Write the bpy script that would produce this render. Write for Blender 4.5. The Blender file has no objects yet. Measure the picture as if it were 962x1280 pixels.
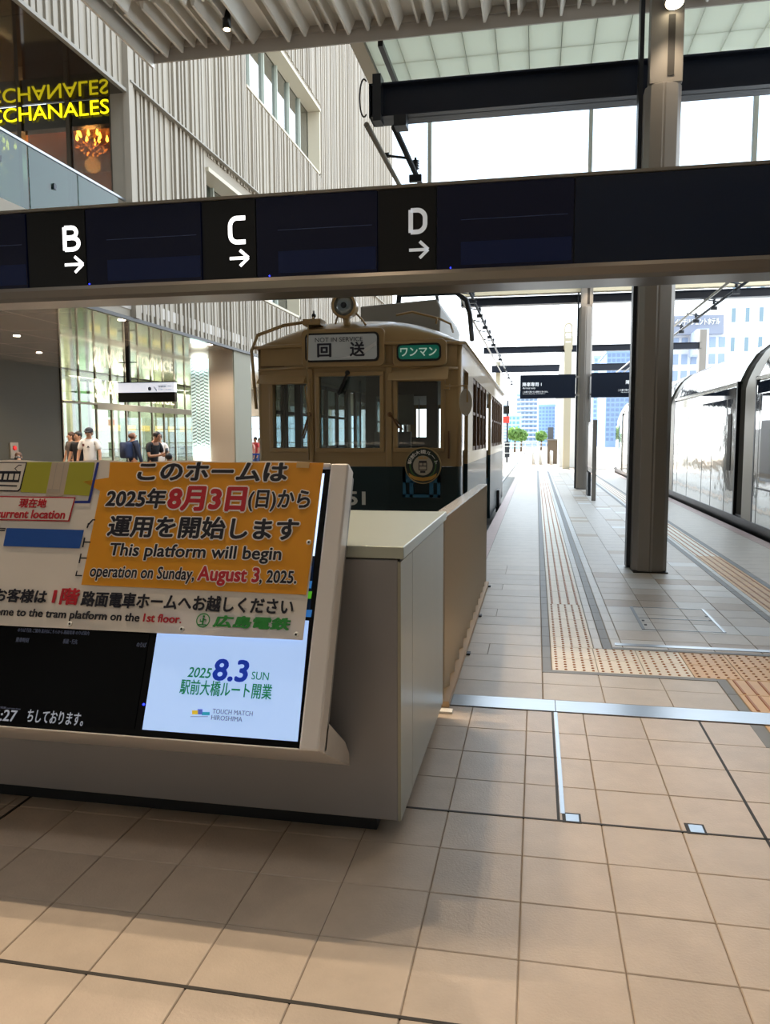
import bpy, bmesh, math, random
from mathutils import Vector, Matrix
random.seed(7)
sc = bpy.context.scene
COL = sc.collection
# ---------------------------------------------------------------- camera, world, sun, exposure
FPX = 966.0
CAMP = Vector((0, 0, 1.55))
def _axes():
    y = Vector((670.0-481, 546.0-640, FPX)).normalized()
    x = -Vector((-4500.0-481, 562.0-640, FPX)).normalized()
    x = (x - y*x.dot(y)).normalized()
    return x, y, x.cross(y)
AX, AY, AZ = _axes()                    # world axes seen in lens axes (right, down, forward)
def ray(px, py):
    d = Vector((px-481, py-640, FPX))
    return Vector((AX.dot(d), AY.dot(d), AZ.dot(d)))
def onY(px, py, Y): d = ray(px, py); return CAMP + d*(Y/d.y)
def onX(px, py, X): d = ray(px, py); return CAMP + d*(X/d.x)
def onZ(px, py, z=0.0): d = ray(px, py); return CAMP + d*((z-1.55)/d.z)
cam_d = bpy.data.cameras.new('camera'); cam = bpy.data.objects.new('camera', cam_d); COL.objects.link(cam)
right = Vector((AX.x, AY.x, AZ.x)); down = Vector((AX.y, AY.y, AZ.y)); fwd = Vector((AX.z, AY.z, AZ.z))
M = Matrix((( right.x, -down.x, -fwd.x, CAMP.x), (right.y, -down.y, -fwd.y, CAMP.y),
            (right.z, -down.z, -fwd.z, CAMP.z), (0, 0, 0, 1)))
cam.matrix_world = M
cam_d.sensor_fit = 'VERTICAL'; cam_d.sensor_height = 24; cam_d.lens = 24*FPX/1280
cam_d.clip_end = 1500; cam_d.clip_start = .05
sc.camera = cam
sc.view_settings.view_transform = 'Standard'; sc.view_settings.look = 'None'
sc.view_settings.gamma = 1; sc.view_settings.use_curve_mapping = False
sc.view_settings.exposure = 0.28
wd = bpy.data.worlds.new('sky'); sc.world = wd; wd.use_nodes = True
nt = wd.node_tree; nt.nodes.clear()
wo = nt.nodes.new('ShaderNodeOutputWorld'); bg = nt.nodes.new('ShaderNodeBackground')
tc = nt.nodes.new('ShaderNodeTexCoord'); sp = nt.nodes.new('ShaderNodeSeparateXYZ'); rp = nt.nodes.new('ShaderNodeValToRGB')
nt.links.new(tc.outputs['Generated'], sp.inputs[0]); nt.links.new(sp.outputs['Z'], rp.inputs[0])
rp.color_ramp.elements[0].position = 0.0; rp.color_ramp.elements[0].color = (.92, .97, 1, 1)
rp.color_ramp.elements[1].position = .9; rp.color_ramp.elements[1].color = (.62, .80, 1, 1)
nt.links.new(rp.outputs[0], bg.inputs[0]); bg.inputs[1].default_value = 2.9
nt.links.new(bg.outputs[0], wo.inputs[0])
sun_d = bpy.data.lights.new('sun', 'SUN'); sun = bpy.data.objects.new('sun', sun_d); COL.objects.link(sun)
sun_d.energy = 13.0; sun_d.angle = .01; sun_d.color = (1, .95, .88)
_a, _e = math.radians(32), math.radians(38)      # sun stands ahead and to the left, behind the tall station wall
sun.rotation_euler = Vector((-math.sin(_a)*math.cos(_e), math.cos(_a)*math.cos(_e), math.sin(_e))).to_track_quat('Z', 'Y').to_euler()
def spot(name, loc, power, size, col=(1, .78, .55), angle=110, blend=.5, target=None):
    d = bpy.data.lights.new(name, 'SPOT'); d.energy = power; d.shadow_soft_size = size; d.color = col
    d.spot_size = math.radians(angle); d.spot_blend = blend
    o = bpy.data.objects.new(name, d); COL.objects.link(o); o.location = loc
    if target: o.rotation_euler = (Vector(loc)-Vector(target)).to_track_quat('Z', 'Y').to_euler()
    return o
# downlights of the station hall (they sit in the slatted ceiling, 6.9 m up); last two are added fill lamps behind the camera
HALL_AND_FILL_LIGHTS = [(-4.6, 4.5), (-3.4, 4.5), (-2.2, 4.5), (-3.6, 5.3), (-2.0, 5.3), (-2.8, 6.3), (1.3, 5.4), (-4.1, 10.2), (-2.2, -.6), (.6, -1.2)]
for x, y in HALL_AND_FILL_LIGHTS:
    spot('downlight', (x, y, 6.86), (300 if x < .5 else 80) if y < 9 else 40, .04, (1, .77, .53), 84, .35, (x, y-3.2, 0) if y < 9 else None) if y > 2 else spot('downlight', (x, y, 6.86), 190, .3, (1, .94, .88), 76, .8)  # spots behind the camera are added fill, no downlight hangs there
# ---------------------------------------------------------------- materials
def s2l(c): return tuple((v/12.92 if v <= .04045 else ((v+.055)/1.055)**2.4) for v in c)
def hx(h): return s2l(tuple(int(h[i:i+2], 16)/255 for i in (0, 2, 4)))
MATS = {}
def mat(key, color=None, rough=.5, metal=0, noise=0, nscale=8, bump=0, bscale=60, emit=0, ecol=None, trans=0, alpha=None, coat=0,
        rnd=0, ior=1.45, stretch=None, transl=0, wave=0, spec=None):
    if key in MATS: return MATS[key]
    c = hx(color) if isinstance(color, str) else color
    m = bpy.data.materials.new(key); m.use_nodes = True; n = m.node_tree.nodes; l = m.node_tree.links
    b = n['Principled BSDF']; b.inputs['Base Color'].default_value = (*c, 1)
    b.inputs['Roughness'].default_value = rough; b.inputs['Metallic'].default_value = metal; b.inputs['IOR'].default_value = ior
    if spec is not None: b.inputs['Specular IOR Level'].default_value = spec
    if coat: b.inputs['Coat Weight'].default_value = coat; b.inputs['Coat Roughness'].default_value = .05
    if trans: b.inputs['Transmission Weight'].default_value = trans
    if alpha is not None: b.inputs['Alpha'].default_value = alpha
    if emit: b.inputs['Emission Color'].default_value = (*(hx(ecol) if ecol else c), 1); b.inputs['Emission Strength'].default_value = emit
    src = None
    if noise or bump or wave:
        t = n.new('ShaderNodeTexCoord'); mp = n.new('ShaderNodeMapping'); l.new(t.outputs['Object'], mp.inputs[0])
        if stretch: mp.inputs['Scale'].default_value = stretch
        src = mp.outputs[0]
        if rnd:
            oi0 = n.new('ShaderNodeObjectInfo'); va = n.new('ShaderNodeVectorMath'); va.operation = 'MULTIPLY_ADD'
            l.new(oi0.outputs['Random'], va.inputs[0]); va.inputs[1].default_value = (40, 25, 60); l.new(mp.outputs[0], va.inputs[2]); src = va.outputs[0]
    if noise or rnd:
        col = b.inputs['Base Color']
        hsv = n.new('ShaderNodeHueSaturation'); hsv.inputs['Color'].default_value = (*c, 1)
        acc = None
        if noise:
            tx = n.new('ShaderNodeTexNoise'); tx.inputs['Scale'].default_value = nscale; tx.inputs['Detail'].default_value = 5; tx.inputs['Roughness'].default_value = .6
            l.new(src, tx.inputs['Vector'])
            mr = n.new('ShaderNodeMapRange'); mr.inputs[1].default_value = .25; mr.inputs[2].default_value = .75
            mr.inputs[3].default_value = 1-noise; mr.inputs[4].default_value = 1+noise; l.new(tx.outputs['Fac'], mr.inputs[0]); acc = mr.outputs[0]
        if rnd:
            oi = n.new('ShaderNodeObjectInfo'); m2 = n.new('ShaderNodeMapRange'); m2.inputs[3].default_value = 1-rnd; m2.inputs[4].default_value = 1+rnd
            l.new(oi.outputs['Random'], m2.inputs[0])
            if acc is not None:
                mu = n.new('ShaderNodeMath'); mu.operation = 'MULTIPLY'; l.new(acc, mu.inputs[0]); l.new(m2.outputs[0], mu.inputs[1]); acc = mu.outputs[0]
            else: acc = m2.outputs[0]
        l.new(acc, hsv.inputs['Value']); l.new(hsv.outputs[0], col)
    if bump:
        t2 = n.new('ShaderNodeTexNoise'); t2.inputs['Scale'].default_value = bscale; t2.inputs['Detail'].default_value = 4; l.new(src, t2.inputs['Vector'])
        bp = n.new('ShaderNodeBump'); bp.inputs['Strength'].default_value = bump; bp.inputs['Distance'].default_value = .01 if not wave else wave
        l.new(t2.outputs['Fac'], bp.inputs['Height']); l.new(bp.outputs[0], b.inputs['Normal'])
    if transl:
        tr = n.new('ShaderNodeBsdfTranslucent'); tr.inputs[0].default_value = (*c, 1); mx = n.new('ShaderNodeMixShader'); mx.inputs[0].default_value = transl
        out = n['Material Output']; l.new(b.outputs[0], mx.inputs[1]); l.new(tr.outputs[0], mx.inputs[2]); l.new(mx.outputs[0], out.inputs[0])
    MATS[key] = m; return m
def glass(key, tint='ffffff', refl=.12, trans=.85, rough=.0):
    """pane: fresnel reflection over a clear or tinted see-through sheet"""
    if key in MATS: return MATS[key]
    m = bpy.data.materials.new(key); m.use_nodes = True; n = m.node_tree.nodes; l = m.node_tree.links; n.clear()
    o = n.new('ShaderNodeOutputMaterial'); t = n.new('ShaderNodeBsdfTransparent'); c = hx(tint)
    t.inputs[0].default_value = (c[0]*trans, c[1]*trans, c[2]*trans, 1)
    g = n.new('ShaderNodeBsdfGlossy'); g.inputs['Roughness'].default_value = rough
    f = n.new('ShaderNodeFresnel'); ge = n.new('ShaderNodeNewGeometry'); mr = n.new('ShaderNodeMapRange')   # the way out of a sheet mirrors no more than the way in
    mr.inputs[3].default_value = 1.45; mr.inputs[4].default_value = 1/1.45; l.new(ge.outputs['Backfacing'], mr.inputs[0]); l.new(mr.outputs[0], f.inputs[0])
    a = n.new('ShaderNodeMath'); a.operation = 'ADD'; a.use_clamp = True; a.inputs[1].default_value = refl
    mx = n.new('ShaderNodeMixShader'); l.new(f.outputs[0], a.inputs[0]); l.new(a.outputs[0], mx.inputs[0]); l.new(t.outputs[0], mx.inputs[1]); l.new(g.outputs[0], mx.inputs[2]); l.new(mx.outputs[0], o.inputs[0])
    MATS[key] = m; return m
TILE = mat('hall_tile', 'BCAE9F', .36, noise=.10, nscale=7, bump=.14, bscale=120, rnd=.045)
PTILE = mat('platform_tile', 'C0B6AA', .42, noise=.08, nscale=6, bump=.12, bscale=100, rnd=.07)
PTILE2 = mat('platform_tile_brown', 'A8957F', .42, noise=.10, nscale=6, bump=.12, bscale=100, rnd=.12)
PTILE3 = mat('platform_tile_light', 'CFCDC9', .4, noise=.05, nscale=6, bump=.12, bscale=100, rnd=.05)
PINK = mat('platform_edge_tile', 'B79C94', .42, noise=.07, nscale=6, bump=.12, bscale=100, rnd=.06)
GREYT = mat('grey_border_tile', '7E7E7C', .5, noise=.06, nscale=9, rnd=.05)
GROUT = mat('grout', '8A7C6C', .8)
GROUTD = mat('dark_joint', '2C2925', .6)
TACT = mat('tactile_cream', 'F0E6D4', .45, noise=.05, nscale=8, rnd=.05)
TACTO = mat('tactile_orange', 'DDB47C', .45, noise=.05, nscale=8, rnd=.05)
DOT = mat('tactile_dot', 'B07342', .5)
STEEL = mat('brushed_steel', '9EA4AA', .3, 1, noise=.05, nscale=4, stretch=(1, 20, 1))
DSTEEL = mat('dark_steel', '3C3F44', .4, .7)
KIOSK = mat('kiosk_grey_metal', '94959A', .42, .25, noise=.02, nscale=3)
KIOSKW = mat('kiosk_light_paint', 'DEDAD8', .35, .1)
KSIDE = mat('kiosk_side_panel', 'A6A698', .33, .3, noise=.03, nscale=3, stretch=(1, 1, .2))
BLACK = mat('black_plastic', '0B0B0D', .3)
PILLAR = mat('pillar_metal', '8C867F', .42, .35, noise=.02, nscale=2)
BEAM = mat('dark_beam', '1B2230', .35, .2)
BEIGEB = mat('beige_beam', 'B9AE98', .5)
FACADE = mat('facade_render', '8E8474', .6, noise=.04, nscale=1.2)
FIN = mat('facade_fin', '928777', .5, noise=.05, nscale=1.5, rnd=.08)
WCEIL = mat('white_ceiling_panel', 'EDEFE2', .4, transl=.5)
LOUV = mat('ceiling_slat', 'E4E0D8', .35, .3, rnd=.10)
LOUVB = mat('ceiling_backing', 'B4ACA2', .5)
GLOSSC = mat('glossy_soffit_panel', 'C6B8A8', .09, .1, rnd=.03, coat=.8)
DARKC = mat('dark_soffit_panel', '3A2E22', .07, .2, coat=1)
CREAM = mat('tram_cream_paint', '9C8257', .35, noise=.03, nscale=3, coat=.3)
GREEN = mat('tram_green_paint', '08262B', .38, noise=.04, nscale=3, coat=.15, spec=.3)
WOOD = mat('tram_window_wood', '5C3F24', .5, noise=.1, nscale=10)
CHROME = mat('mirror_body', 'D8D8D4', .07, .95, bump=.5, bscale=1.3, wave=.03, stretch=(1, .6, 1))
DGLASS = mat('dark_window', '0A1520', .04, 0, coat=1)
ROOFG = mat('roof_grey', '8E8D88', .5)
RUBBER = mat('rubber', '1C1A18', .7)
CONC = mat('concrete', '9C978E', .8, noise=.08, nscale=2)
WHITE = mat('white_paint', 'E6E6E2', .4)
# ---------------------------------------------------------------- mesh helpers
class MB:
    def __init__(s): s.v = []; s.f = []; s.m = []; s.cur = 0; s.sm = []
    def add(s, vs, fs, smooth=False):
        o = len(s.v); s.v += [Vector(v) for v in vs]
        for f in fs: s.f.append([i+o for i in f]); s.m.append(s.cur); s.sm.append(smooth)
        return s
    def box(s, a, b, T=None):
        x0, y0, z0 = a; x1, y1, z1 = b
        vs = [(x, y, z) for z in (z0, z1) for y in (y0, y1) for x in (x0, x1)]
        if T: vs = [T @ Vector(v) for v in vs]
        return s.add(vs, [(0, 2, 3, 1), (4, 5, 7, 6), (0, 1, 5, 4), (2, 6, 7, 3), (0, 4, 6, 2), (1, 3, 7, 5)])
    def prism(s, pts, axis, a, b, T=None, smooth=False):
        """closed outline pts (2-D) pushed along axis x/y/z from a to b"""
        def P(p, t): return {'x': (t, p[0], p[1]), 'y': (p[0], t, p[1]), 'z': (p[0], p[1], t)}[axis]
        n = len(pts); vs = [P(p, a) for p in pts]+[P(p, b) for p in pts]
        if T: vs = [T @ Vector(v) for v in vs]
        o = len(s.v); s.add(vs, [(i, (i+1) % n, n+(i+1) % n, n+i) for i in range(n)], smooth)
        for f in (list(range(n))[::-1], [n+i for i in range(n)]): s.f.append([i+o for i in f]); s.m.append(s.cur); s.sm.append(False)
        return s
    def tube(s, pts, r, n=8, cap=True, r2=None):
        pts = [Vector(p) for p in pts]; k = len(pts); o = len(s.v); prev = None
        for i, p in enumerate(pts):
            d = (pts[min(i+1, k-1)]-pts[max(i-1, 0)]).normalized()
            if prev is None:
                a = d.orthogonal().normalized()
            else:
                a = (prev-d*prev.dot(d)).normalized()
            prev = a; b = d.cross(a); rr = r if r2 is None else r+(r2-r)*i/(k-1)
            s.v += [p+(a*math.cos(2*math.pi*j/n)+b*math.sin(2*math.pi*j/n))*rr for j in range(n)]
        for i in range(k-1):
            for j in range(n):
                s.f.append([o+i*n+j, o+i*n+(j+1) % n, o+(i+1)*n+(j+1) % n, o+(i+1)*n+j]); s.m.append(s.cur); s.sm.append(True)
        if cap:
            s.f.append([o+j for j in range(n)][::-1]); s.f.append([o+(k-1)*n+j for j in range(n)]); s.m += [s.cur]*2; s.sm += [False]*2
        return s
    def lathe(s, prof, c, ax=(0, 0, 1), n=20):
        """profile [(radius, height)] turned round axis ax at c"""
        ax = Vector(ax).normalized(); a = ax.orthogonal().normalized(); b = ax.cross(a); c = Vector(c); o = len(s.v); k = len(prof)
        for r, h in prof:
            s.v += [c+ax*h+(a*math.cos(2*math.pi*j/n)+b*math.sin(2*math.pi*j/n))*r for j in range(n)]
        for i in range(k-1):
            for j in range(n):
                s.f.append([o+i*n+j, o+i*n+(j+1) % n, o+(i+1)*n+(j+1) % n, o+(i+1)*n+j]); s.m.append(s.cur); s.sm.append(True)
        s.f.append([o+j for j in range(n)][::-1]); s.f.append([o+(k-1)*n+j for j in range(n)]); s.m += [s.cur]*2; s.sm += [False]*2
        return s
    def ball(s, c, r, n=12, sz=(1, 1, 1)):
        pr = [(r*math.sin(math.pi*i/8)*1.0+1e-4, -r*math.cos(math.pi*i/8)) for i in range(9)]
        o = len(s.v); s.lathe(pr, (0, 0, 0), n=n)
        for i in range(o, len(s.v)): v = s.v[i]; s.v[i] = Vector((v.x*sz[0], v.y*sz[1], v.z*sz[2]))+Vector(c)
        return s
    def build(s, name, mats, parent=None, origin=None, bevel=0):
        if not isinstance(mats, (list, tuple)): mats = [mats]
        org = worig(parent) if parent else Vector(origin or (0, 0, 0))
        me = bpy.data.meshes.new(name); me.from_pydata([v-org for v in s.v], [], s.f)
        for m in mats: me.materials.append(m)
        me.polygons.foreach_set('material_index', s.m); me.polygons.foreach_set('use_smooth', s.sm)
        bm = bmesh.new(); bm.from_mesh(me); bmesh.ops.recalc_face_normals(bm, faces=bm.faces); bm.to_mesh(me); bm.free()
        me.update()
        ob = bpy.data.objects.new(name, me); COL.objects.link(ob)
        if parent: ob.parent = parent
        else: ob.location = org
        if bevel:
            md = ob.modifiers.new('bevel', 'BEVEL'); md.width = bevel; md.segments = 2; md.limit_method = 'ANGLE'; md.angle_limit = math.radians(40)
        return ob
def worig(o):
    v = Vector((0, 0, 0))
    while o is not None: v = v+o.location; o = o.parent
    return v
def box(name, a, b, m, parent=None, bevel=0, origin=None):
    if parent is None and origin is None: origin = ((a[0]+b[0])/2, (a[1]+b[1])/2, min(a[2], b[2]))
    return MB().box(a, b).build(name, m, parent, origin, bevel)
def tag(o, label=None, cat=None, group=None, kind=None):
    if label: o['label'] = label
    if cat: o['category'] = cat
    if group: o['group'] = group
    if kind: o['kind'] = kind
    return o
def empty(name, loc, label=None, cat=None, group=None, kind=None):
    o = bpy.data.objects.new(name, None); COL.objects.link(o); o.location = loc; o.empty_display_size = .2
    return tag(o, label, cat, group, kind)
def inst(name, mesh, loc, parent, scale=None, rz=0):
    o = bpy.data.objects.new(name, mesh); COL.objects.link(o); o.parent = parent; o.location = Vector(loc)-(worig(parent) if parent else Vector())
    if scale: o.scale = scale
    if rz: o.rotation_euler.z = rz
    return o
def copy_tree(o, parent=None):
    c = o.copy(); COL.objects.link(c); c.parent = parent
    for ch in list(o.children): copy_tree(ch, c)
    return c
class Frame:
    def __init__(s, o, u, v): s.o = Vector(o); s.u = Vector(u).normalized(); s.v = Vector(v).normalized(); s.n = s.u.cross(s.v)
    def P(s, x, y, z=0): return s.o+s.u*x+s.v*y+s.n*z
    def uv(s, px, py, off=0):
        d = ray(px, py); t = (s.o+s.n*off-CAMP).dot(s.n)/d.dot(s.n); p = CAMP+d*t-s.o
        return p.dot(s.u), p.dot(s.v)
    def T(s): return Matrix(((s.u.x, s.v.x, s.n.x, s.o.x), (s.u.y, s.v.y, s.n.y, s.o.y), (s.u.z, s.v.z, s.n.z, s.o.z), (0, 0, 0, 1)))
def facing(Y): return Frame((0, Y, 0), (1, 0, 0), (0, 0, 1))       # a plane that looks back towards -Y
def poly(name, fr, pts, z, m, parent, th=.0015):
    """flat printed shape or thin sheet on frame fr, outline in frame units"""
    b = MB(); n = len(pts)
    vs = [fr.P(x, y, z) for x, y in pts]+[fr.P(x, y, z+th) for x, y in pts]
    b.add(vs, [list(range(n))[::-1], list(range(n, 2*n))]+[(i, (i+1) % n, n+(i+1) % n, n+i) for i in range(n)])
    return b.build(name, m, parent)
def txtmesh(s, offset, ext):
    cu = bpy.data.curves.new('t', 'FONT'); cu.body = s; cu.size = 1; cu.offset = offset; cu.extrude = ext; cu.resolution_u = 3
    ob = bpy.data.objects.new('t', cu); COL.objects.link(ob)
    dg = bpy.context.evaluated_depsgraph_get(); me = bpy.data.meshes.new_from_object(ob.evaluated_get(dg), depsgraph=dg)
    bpy.data.objects.remove(ob); bpy.data.curves.remove(cu); return me
def text(name, s, m, parent, fr, x0, x1, y0, y1, z=.002, bold=0.0, outline=None, om=None, shear=0, th=.0015, mirror=False, arc=None, origin=None):
    def bb(me):
        xs = [v.co.x for v in me.vertices]; ys = [v.co.y for v in me.vertices]; return min(xs), max(xs), min(ys), max(ys)
    base = txtmesh(s, 0, .01)
    if not base.vertices: return None
    a, b, c, d = bb(base); sx = (x1-x0)/(b-a); sy = (y1-y0)/(d-c)
    def fatten(me, r, k):
        if r <= 0: return me
        bm = bmesh.new(); bm.from_mesh(me); geo = bm.verts[:]+bm.edges[:]+bm.faces[:]
        for q in range(k):
            d = bmesh.ops.duplicate(bm, geom=geo); vs_ = [g for g in d['geom'] if isinstance(g, bmesh.types.BMVert)]
            bmesh.ops.translate(bm, verts=vs_, vec=(r*math.cos(2*math.pi*q/k), r*math.sin(2*math.pi*q/k), 0))
            for v in vs_: v.co.z += .001*(q+1)
        bm.to_mesh(me); bm.free(); return me
    def place(me, zz, nm, mm, par):
        fatten(me, rad, kk_)
        org = worig(par) if par else Vector(origin or (0, 0, 0))
        for v in me.vertices:
            X = x0+(v.co.x-a)*sx; Y = y0+(v.co.y-c)*sy; X += shear*(Y-y0)
            Z = zz+((th+max(0, v.co.z-.01)*.08) if v.co.z > 0 else 0)
            if arc:
                cx, cy, R = arc; t = (X-cx)/R; rr = R+(Y-y0); X = cx+rr*math.sin(t); Y = cy+rr*math.cos(t)
            v.co = fr.P(X, Y, Z)-org
        me.materials.clear(); me.materials.append(mm); me.name = nm
        o = bpy.data.objects.new(nm, me); COL.objects.link(o)
        if par: o.parent = par
        else: o.location = org
        return o
    if outline:
        rad = (bold+outline); kk_ = 10; place(txtmesh(s, 0, .01), z-th*.6, name+'_outline', om, parent)
    rad = bold if bold > .008 else 0; kk_ = 6
    if outline: z += .0008
    return place(base, z, name, m, parent)
def rrect(x0, x1, y0, y1, r, k=5):
    pts = []
    for cx, cy, a0 in ((x1-r, y0+r, -90), (x1-r, y1-r, 0), (x0+r, y1-r, 90), (x0+r, y0+r, 180)):
        for i in range(k+1):
            a = math.radians(a0+90*i/k); pts.append((cx+r*math.cos(a), cy+r*math.sin(a)))
    return pts
# ---------------------------------------------------------------- floors
fl = MB()
fl.box((-30, -6, -.4), (9, 4.35, -.004)).box((-30, 4.35, -.4), (-3.62, 60, -.004)).box((-3.62, 4.35, -.4), (-.80, 4.6, -.004))
floor = tag(fl.build('floor', GROUT), 'beige tiled floor of the station hall', 'floor', kind='structure')
_tiles = {}
def tile_mesh(w, l, m, kind='flat', h=.012):
    k = (round(w, 3), round(l, 3), m.name, kind)
    if k in _tiles: return _tiles[k]
    b = MB(); c = .0025
    x, y = w/2, l/2
    b.add([(-x, -y, -h), (x, -y, -h), (x, y, -h), (-x, y, -h), (-x, -y, -c), (x, -y, -c), (x, y, -c), (-x, y, -c),
           (-x+c, -y+c, 0), (x-c, -y+c, 0), (x-c, y-c, 0), (-x+c, y-c, 0)],
          [(0, 1, 5, 4), (1, 2, 6, 5), (2, 3, 7, 6), (3, 0, 4, 7), (4, 5, 9, 8), (5, 6, 10, 9), (6, 7, 11, 10), (7, 4, 8, 11), (8, 9, 10, 11)])
    b.cur = 1
    if kind == 'dots':
        for i in range(5):
            for j in range(5):
                cx, cy = -x+w*(i+.5)/5, -y+l*(j+.5)/5; n = 6
                vs = [(cx+.011*math.cos(2*math.pi*q/n), cy+.011*math.sin(2*math.pi*q/n), 0) for q in range(n)]+[(cx+.007*math.cos(2*math.pi*q/n), cy+.007*math.sin(2*math.pi*q/n), .005) for q in range(n)]
                b.add(vs, [(q, (q+1) % n, n+(q+1) % n, n+q) for q in range(n)]+[tuple(range(n, 2*n))])
    if kind == 'bars':
        for i in range(4):
            cx = -x+w*(i+.5)/4
            b.add([(cx-.010, -y+.012, 0), (cx+.010, -y+.012, 0), (cx+.010, y-.012, 0), (cx-.010, y-.012, 0), (cx-.006, -y+.018, .005), (cx+.006, -y+.018, .005), (cx+.006, y-.018, .005), (cx-.006, y-.018, .005)],
                  [(0, 1, 5, 4), (1, 2, 6, 5), (2, 3, 7, 6), (3, 0, 4, 7), (4, 5, 6, 7)])
    me = bpy.data.meshes.new(kind+'_tile'); me.from_pydata([v for v in b.v], [], b.f); me.materials.append(m); me.materials.append(DOT)
    me.polygons.foreach_set('material_index', b.m); me.update(); _tiles[k] = me; return me
def lay(name, x0, x1, y0, y1, m, parent, kind='flat', gap=.0035, jit=.0006):
    me = tile_mesh(x1-x0-gap, y1-y0-gap, m, kind)
    return inst(name, me, ((x0+x1)/2, (y0+y1)/2, random.uniform(-jit, jit)), parent)
xs = [-.335+.3077*k for k in range(-10, 9)]
ys = [.733, 1.026, 1.319, 1.612, 1.905, 2.198, 2.491, 2.784, 3.077, 3.394, 3.711, 4.028, 4.343]
for i in range(len(xs)-1):
    for j in range(len(ys)-1):
        if 1.15 < xs[i] < 1.35 and j > 7: continue
        lay('floor_tile', xs[i], xs[i+1], ys[j], ys[j+1], TILE, floor)
for yy in (1.905, 3.077):
    box('expansion_joint', (-4.4 if yy < 2 else -3, yy-.006, -.01), (2.1, yy+.006, .0015), GROUTD, floor)
for xx, ya, yb in ((.896, .7, 4.343), (-2.13, 1.905, 3.0), (.113, 3.083, 4.343)):
    box('expansion_joint', (xx-.006, ya, -.01), (xx+.006, yb, .0015), GROUTD, floor)
box('hatch_edge_strip', (.122, 3.14, -.01), (.140, 4.343, .002), STEEL, floor)
for xx in (.128, .606):
    box('hatch_lift_surround', (xx, 3.068, -.01), (xx+.075, 3.15, .0018), GROUTD, floor)
    box('hatch_lift_plate', (xx+.014, 3.078, -.01), (xx+.066, 3.138, .003), STEEL, floor)
for yy in (4.028, 3.71, 3.394): lay('tactile_tile', 1.23, 1.53, yy, yy+.315, TACTO, floor, 'bars'); lay('border_tile', 1.15, 1.225, yy, yy+.315, GREYT, floor)
for a, b in ((-.50, .13), (.134, 2.6)):
    box('threshold_strip', (a, 4.352, -.012), (b, 4.538, .004), STEEL, floor)
# platform
pf = MB().box((-.78, 4.545, -.42), (3.36, 46, -.004))
platform = tag(pf.build('platform', GROUT), 'tram platform paved in pale stone between the two tracks', 'platform', kind='structure')
far_tiles = {}
def far(m, x0, x1, y0, y1, g=.006, h=.001):
    far_tiles.setdefault(m.name, (MB(), m))[0].add([(x0+g/2, y0+g/2, 0), (x1-g/2, y0+g/2, 0), (x1-g/2, y1-g/2, 0), (x0+g/2, y1-g/2, 0)], [(0, 1, 2, 3)])
P0, PITCH, NEAR = 4.55, .3, 16
for r in range(112):
    y0 = P0+r*PITCH; y1 = y0+PITCH; near = r < NEAR
    def put(nm, x0, x1, m, kind='flat'):
        if near: lay(nm, x0, x1, y0, y1, m, platform, kind)
        else:
            far(m, x0, x1, y0, y1)
            if kind == 'bars':
                q = far_tiles.setdefault('bars', (MB(), DOT))[0]
                for i in range(4):
                    cx = x0+(x1-x0)*(i+.5)/4; q.add([(cx-.010, y0+.01, 0), (cx+.010, y0+.01, 0), (cx+.006, y0+.02, .005), (cx-.006, y0+.02, .005), (cx-.010, y1-.01, 0), (cx+.010, y1-.01, 0), (cx+.006, y1-.02, .005), (cx-.006, y1-.02, .005)], [(0, 1, 2, 3), (3, 2, 6, 7), (0, 3, 7, 4), (1, 5, 6, 2)])
    off = .0 if r % 2 else .3
    put('edge_tile', -.775, -.60, PINK)
    if random.random() < .3 and near:
        put('paving_tile', -.60, -.32, PTILE); put('paving_tile', -.32, .062, PTILE)
    else: put('paving_tile', -.60, .062, PTILE)
    if r == 2 or r == 3:
        for i in range(7): put('tactile_tile', .128+i*.3, .128+(i+1)*.3, TACT if i < 3 else TACTO, 'dots')
        put('border_tile', .064, .126, GREYT)
    elif r < 2:
        for a, b in ((.064, .42), (.42, .80), (.80, 1.15)): put('paving_tile', a, b, PTILE)
        put('border_tile', 1.152, 1.215, GREYT)
        put('tactile_tile', 1.22, 1.52, TACTO, 'bars'); put('tactile_tile', 1.52, 1.82, TACTO, 'bars'); put('paving_tile', 1.82, 2.42, PTILE)
    else:
        put('border_tile', .064, .126, GREYT)
        put('tactile_tile', .128, .437, TACT, 'dots' if r < 9 else 'bars')
        put('border_tile', .439, .502, PTILE3); put('border_tile', .504, .572, GREYT); put('paving_tile', .574, .65, PTILE3)
        for i in range(4):
            m = random.choice([PTILE, PTILE, PTILE, PTILE2, PTILE3]) if near else random.choice([PTILE]*9+[PTILE3, PTILE2])
            put('paving_tile', .652+i*.32, .652+(i+1)*.32, m)
        put('border_tile', 1.935, 1.995, GREYT); put('paving_tile', 1.997, 2.048, PTILE3)
        put('tactile_tile', 2.05, 2.355, TACTO if r < 20 else TACT, 'bars')
        put('border_tile', 2.357, 2.42, GREYT)
    put('paving_tile', 2.422, 3.18, PTILE); put('edge_tile', 3.18, 3.36, PINK)
for k, (q, m) in far_tiles.items():
    tag(q.build('distant_paving', m, platform), kind='stuff')
box('border_tile', (.064, 5.09, -.01), (1.152, 5.145, .0025), GREYT, platform)
box('border_tile', (.57, 5.755, -.01), (1.935, 5.80, .0025), GREYT, platform)
box('drain_strip', (.60, 5.86, -.01), (1.93, 5.925, .003), STEEL, platform)
for xx in (.862, 1.478): box('hatch_edge_strip', (xx, 6.40, -.01), (xx+.024, 7.25, .004), STEEL, platform)
for yy in (6.40, 6.80, 7.24): box('hatch_edge_strip', (.886, yy, -.01), (1.478, yy+.009, .003), STEEL, platform)
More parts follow.
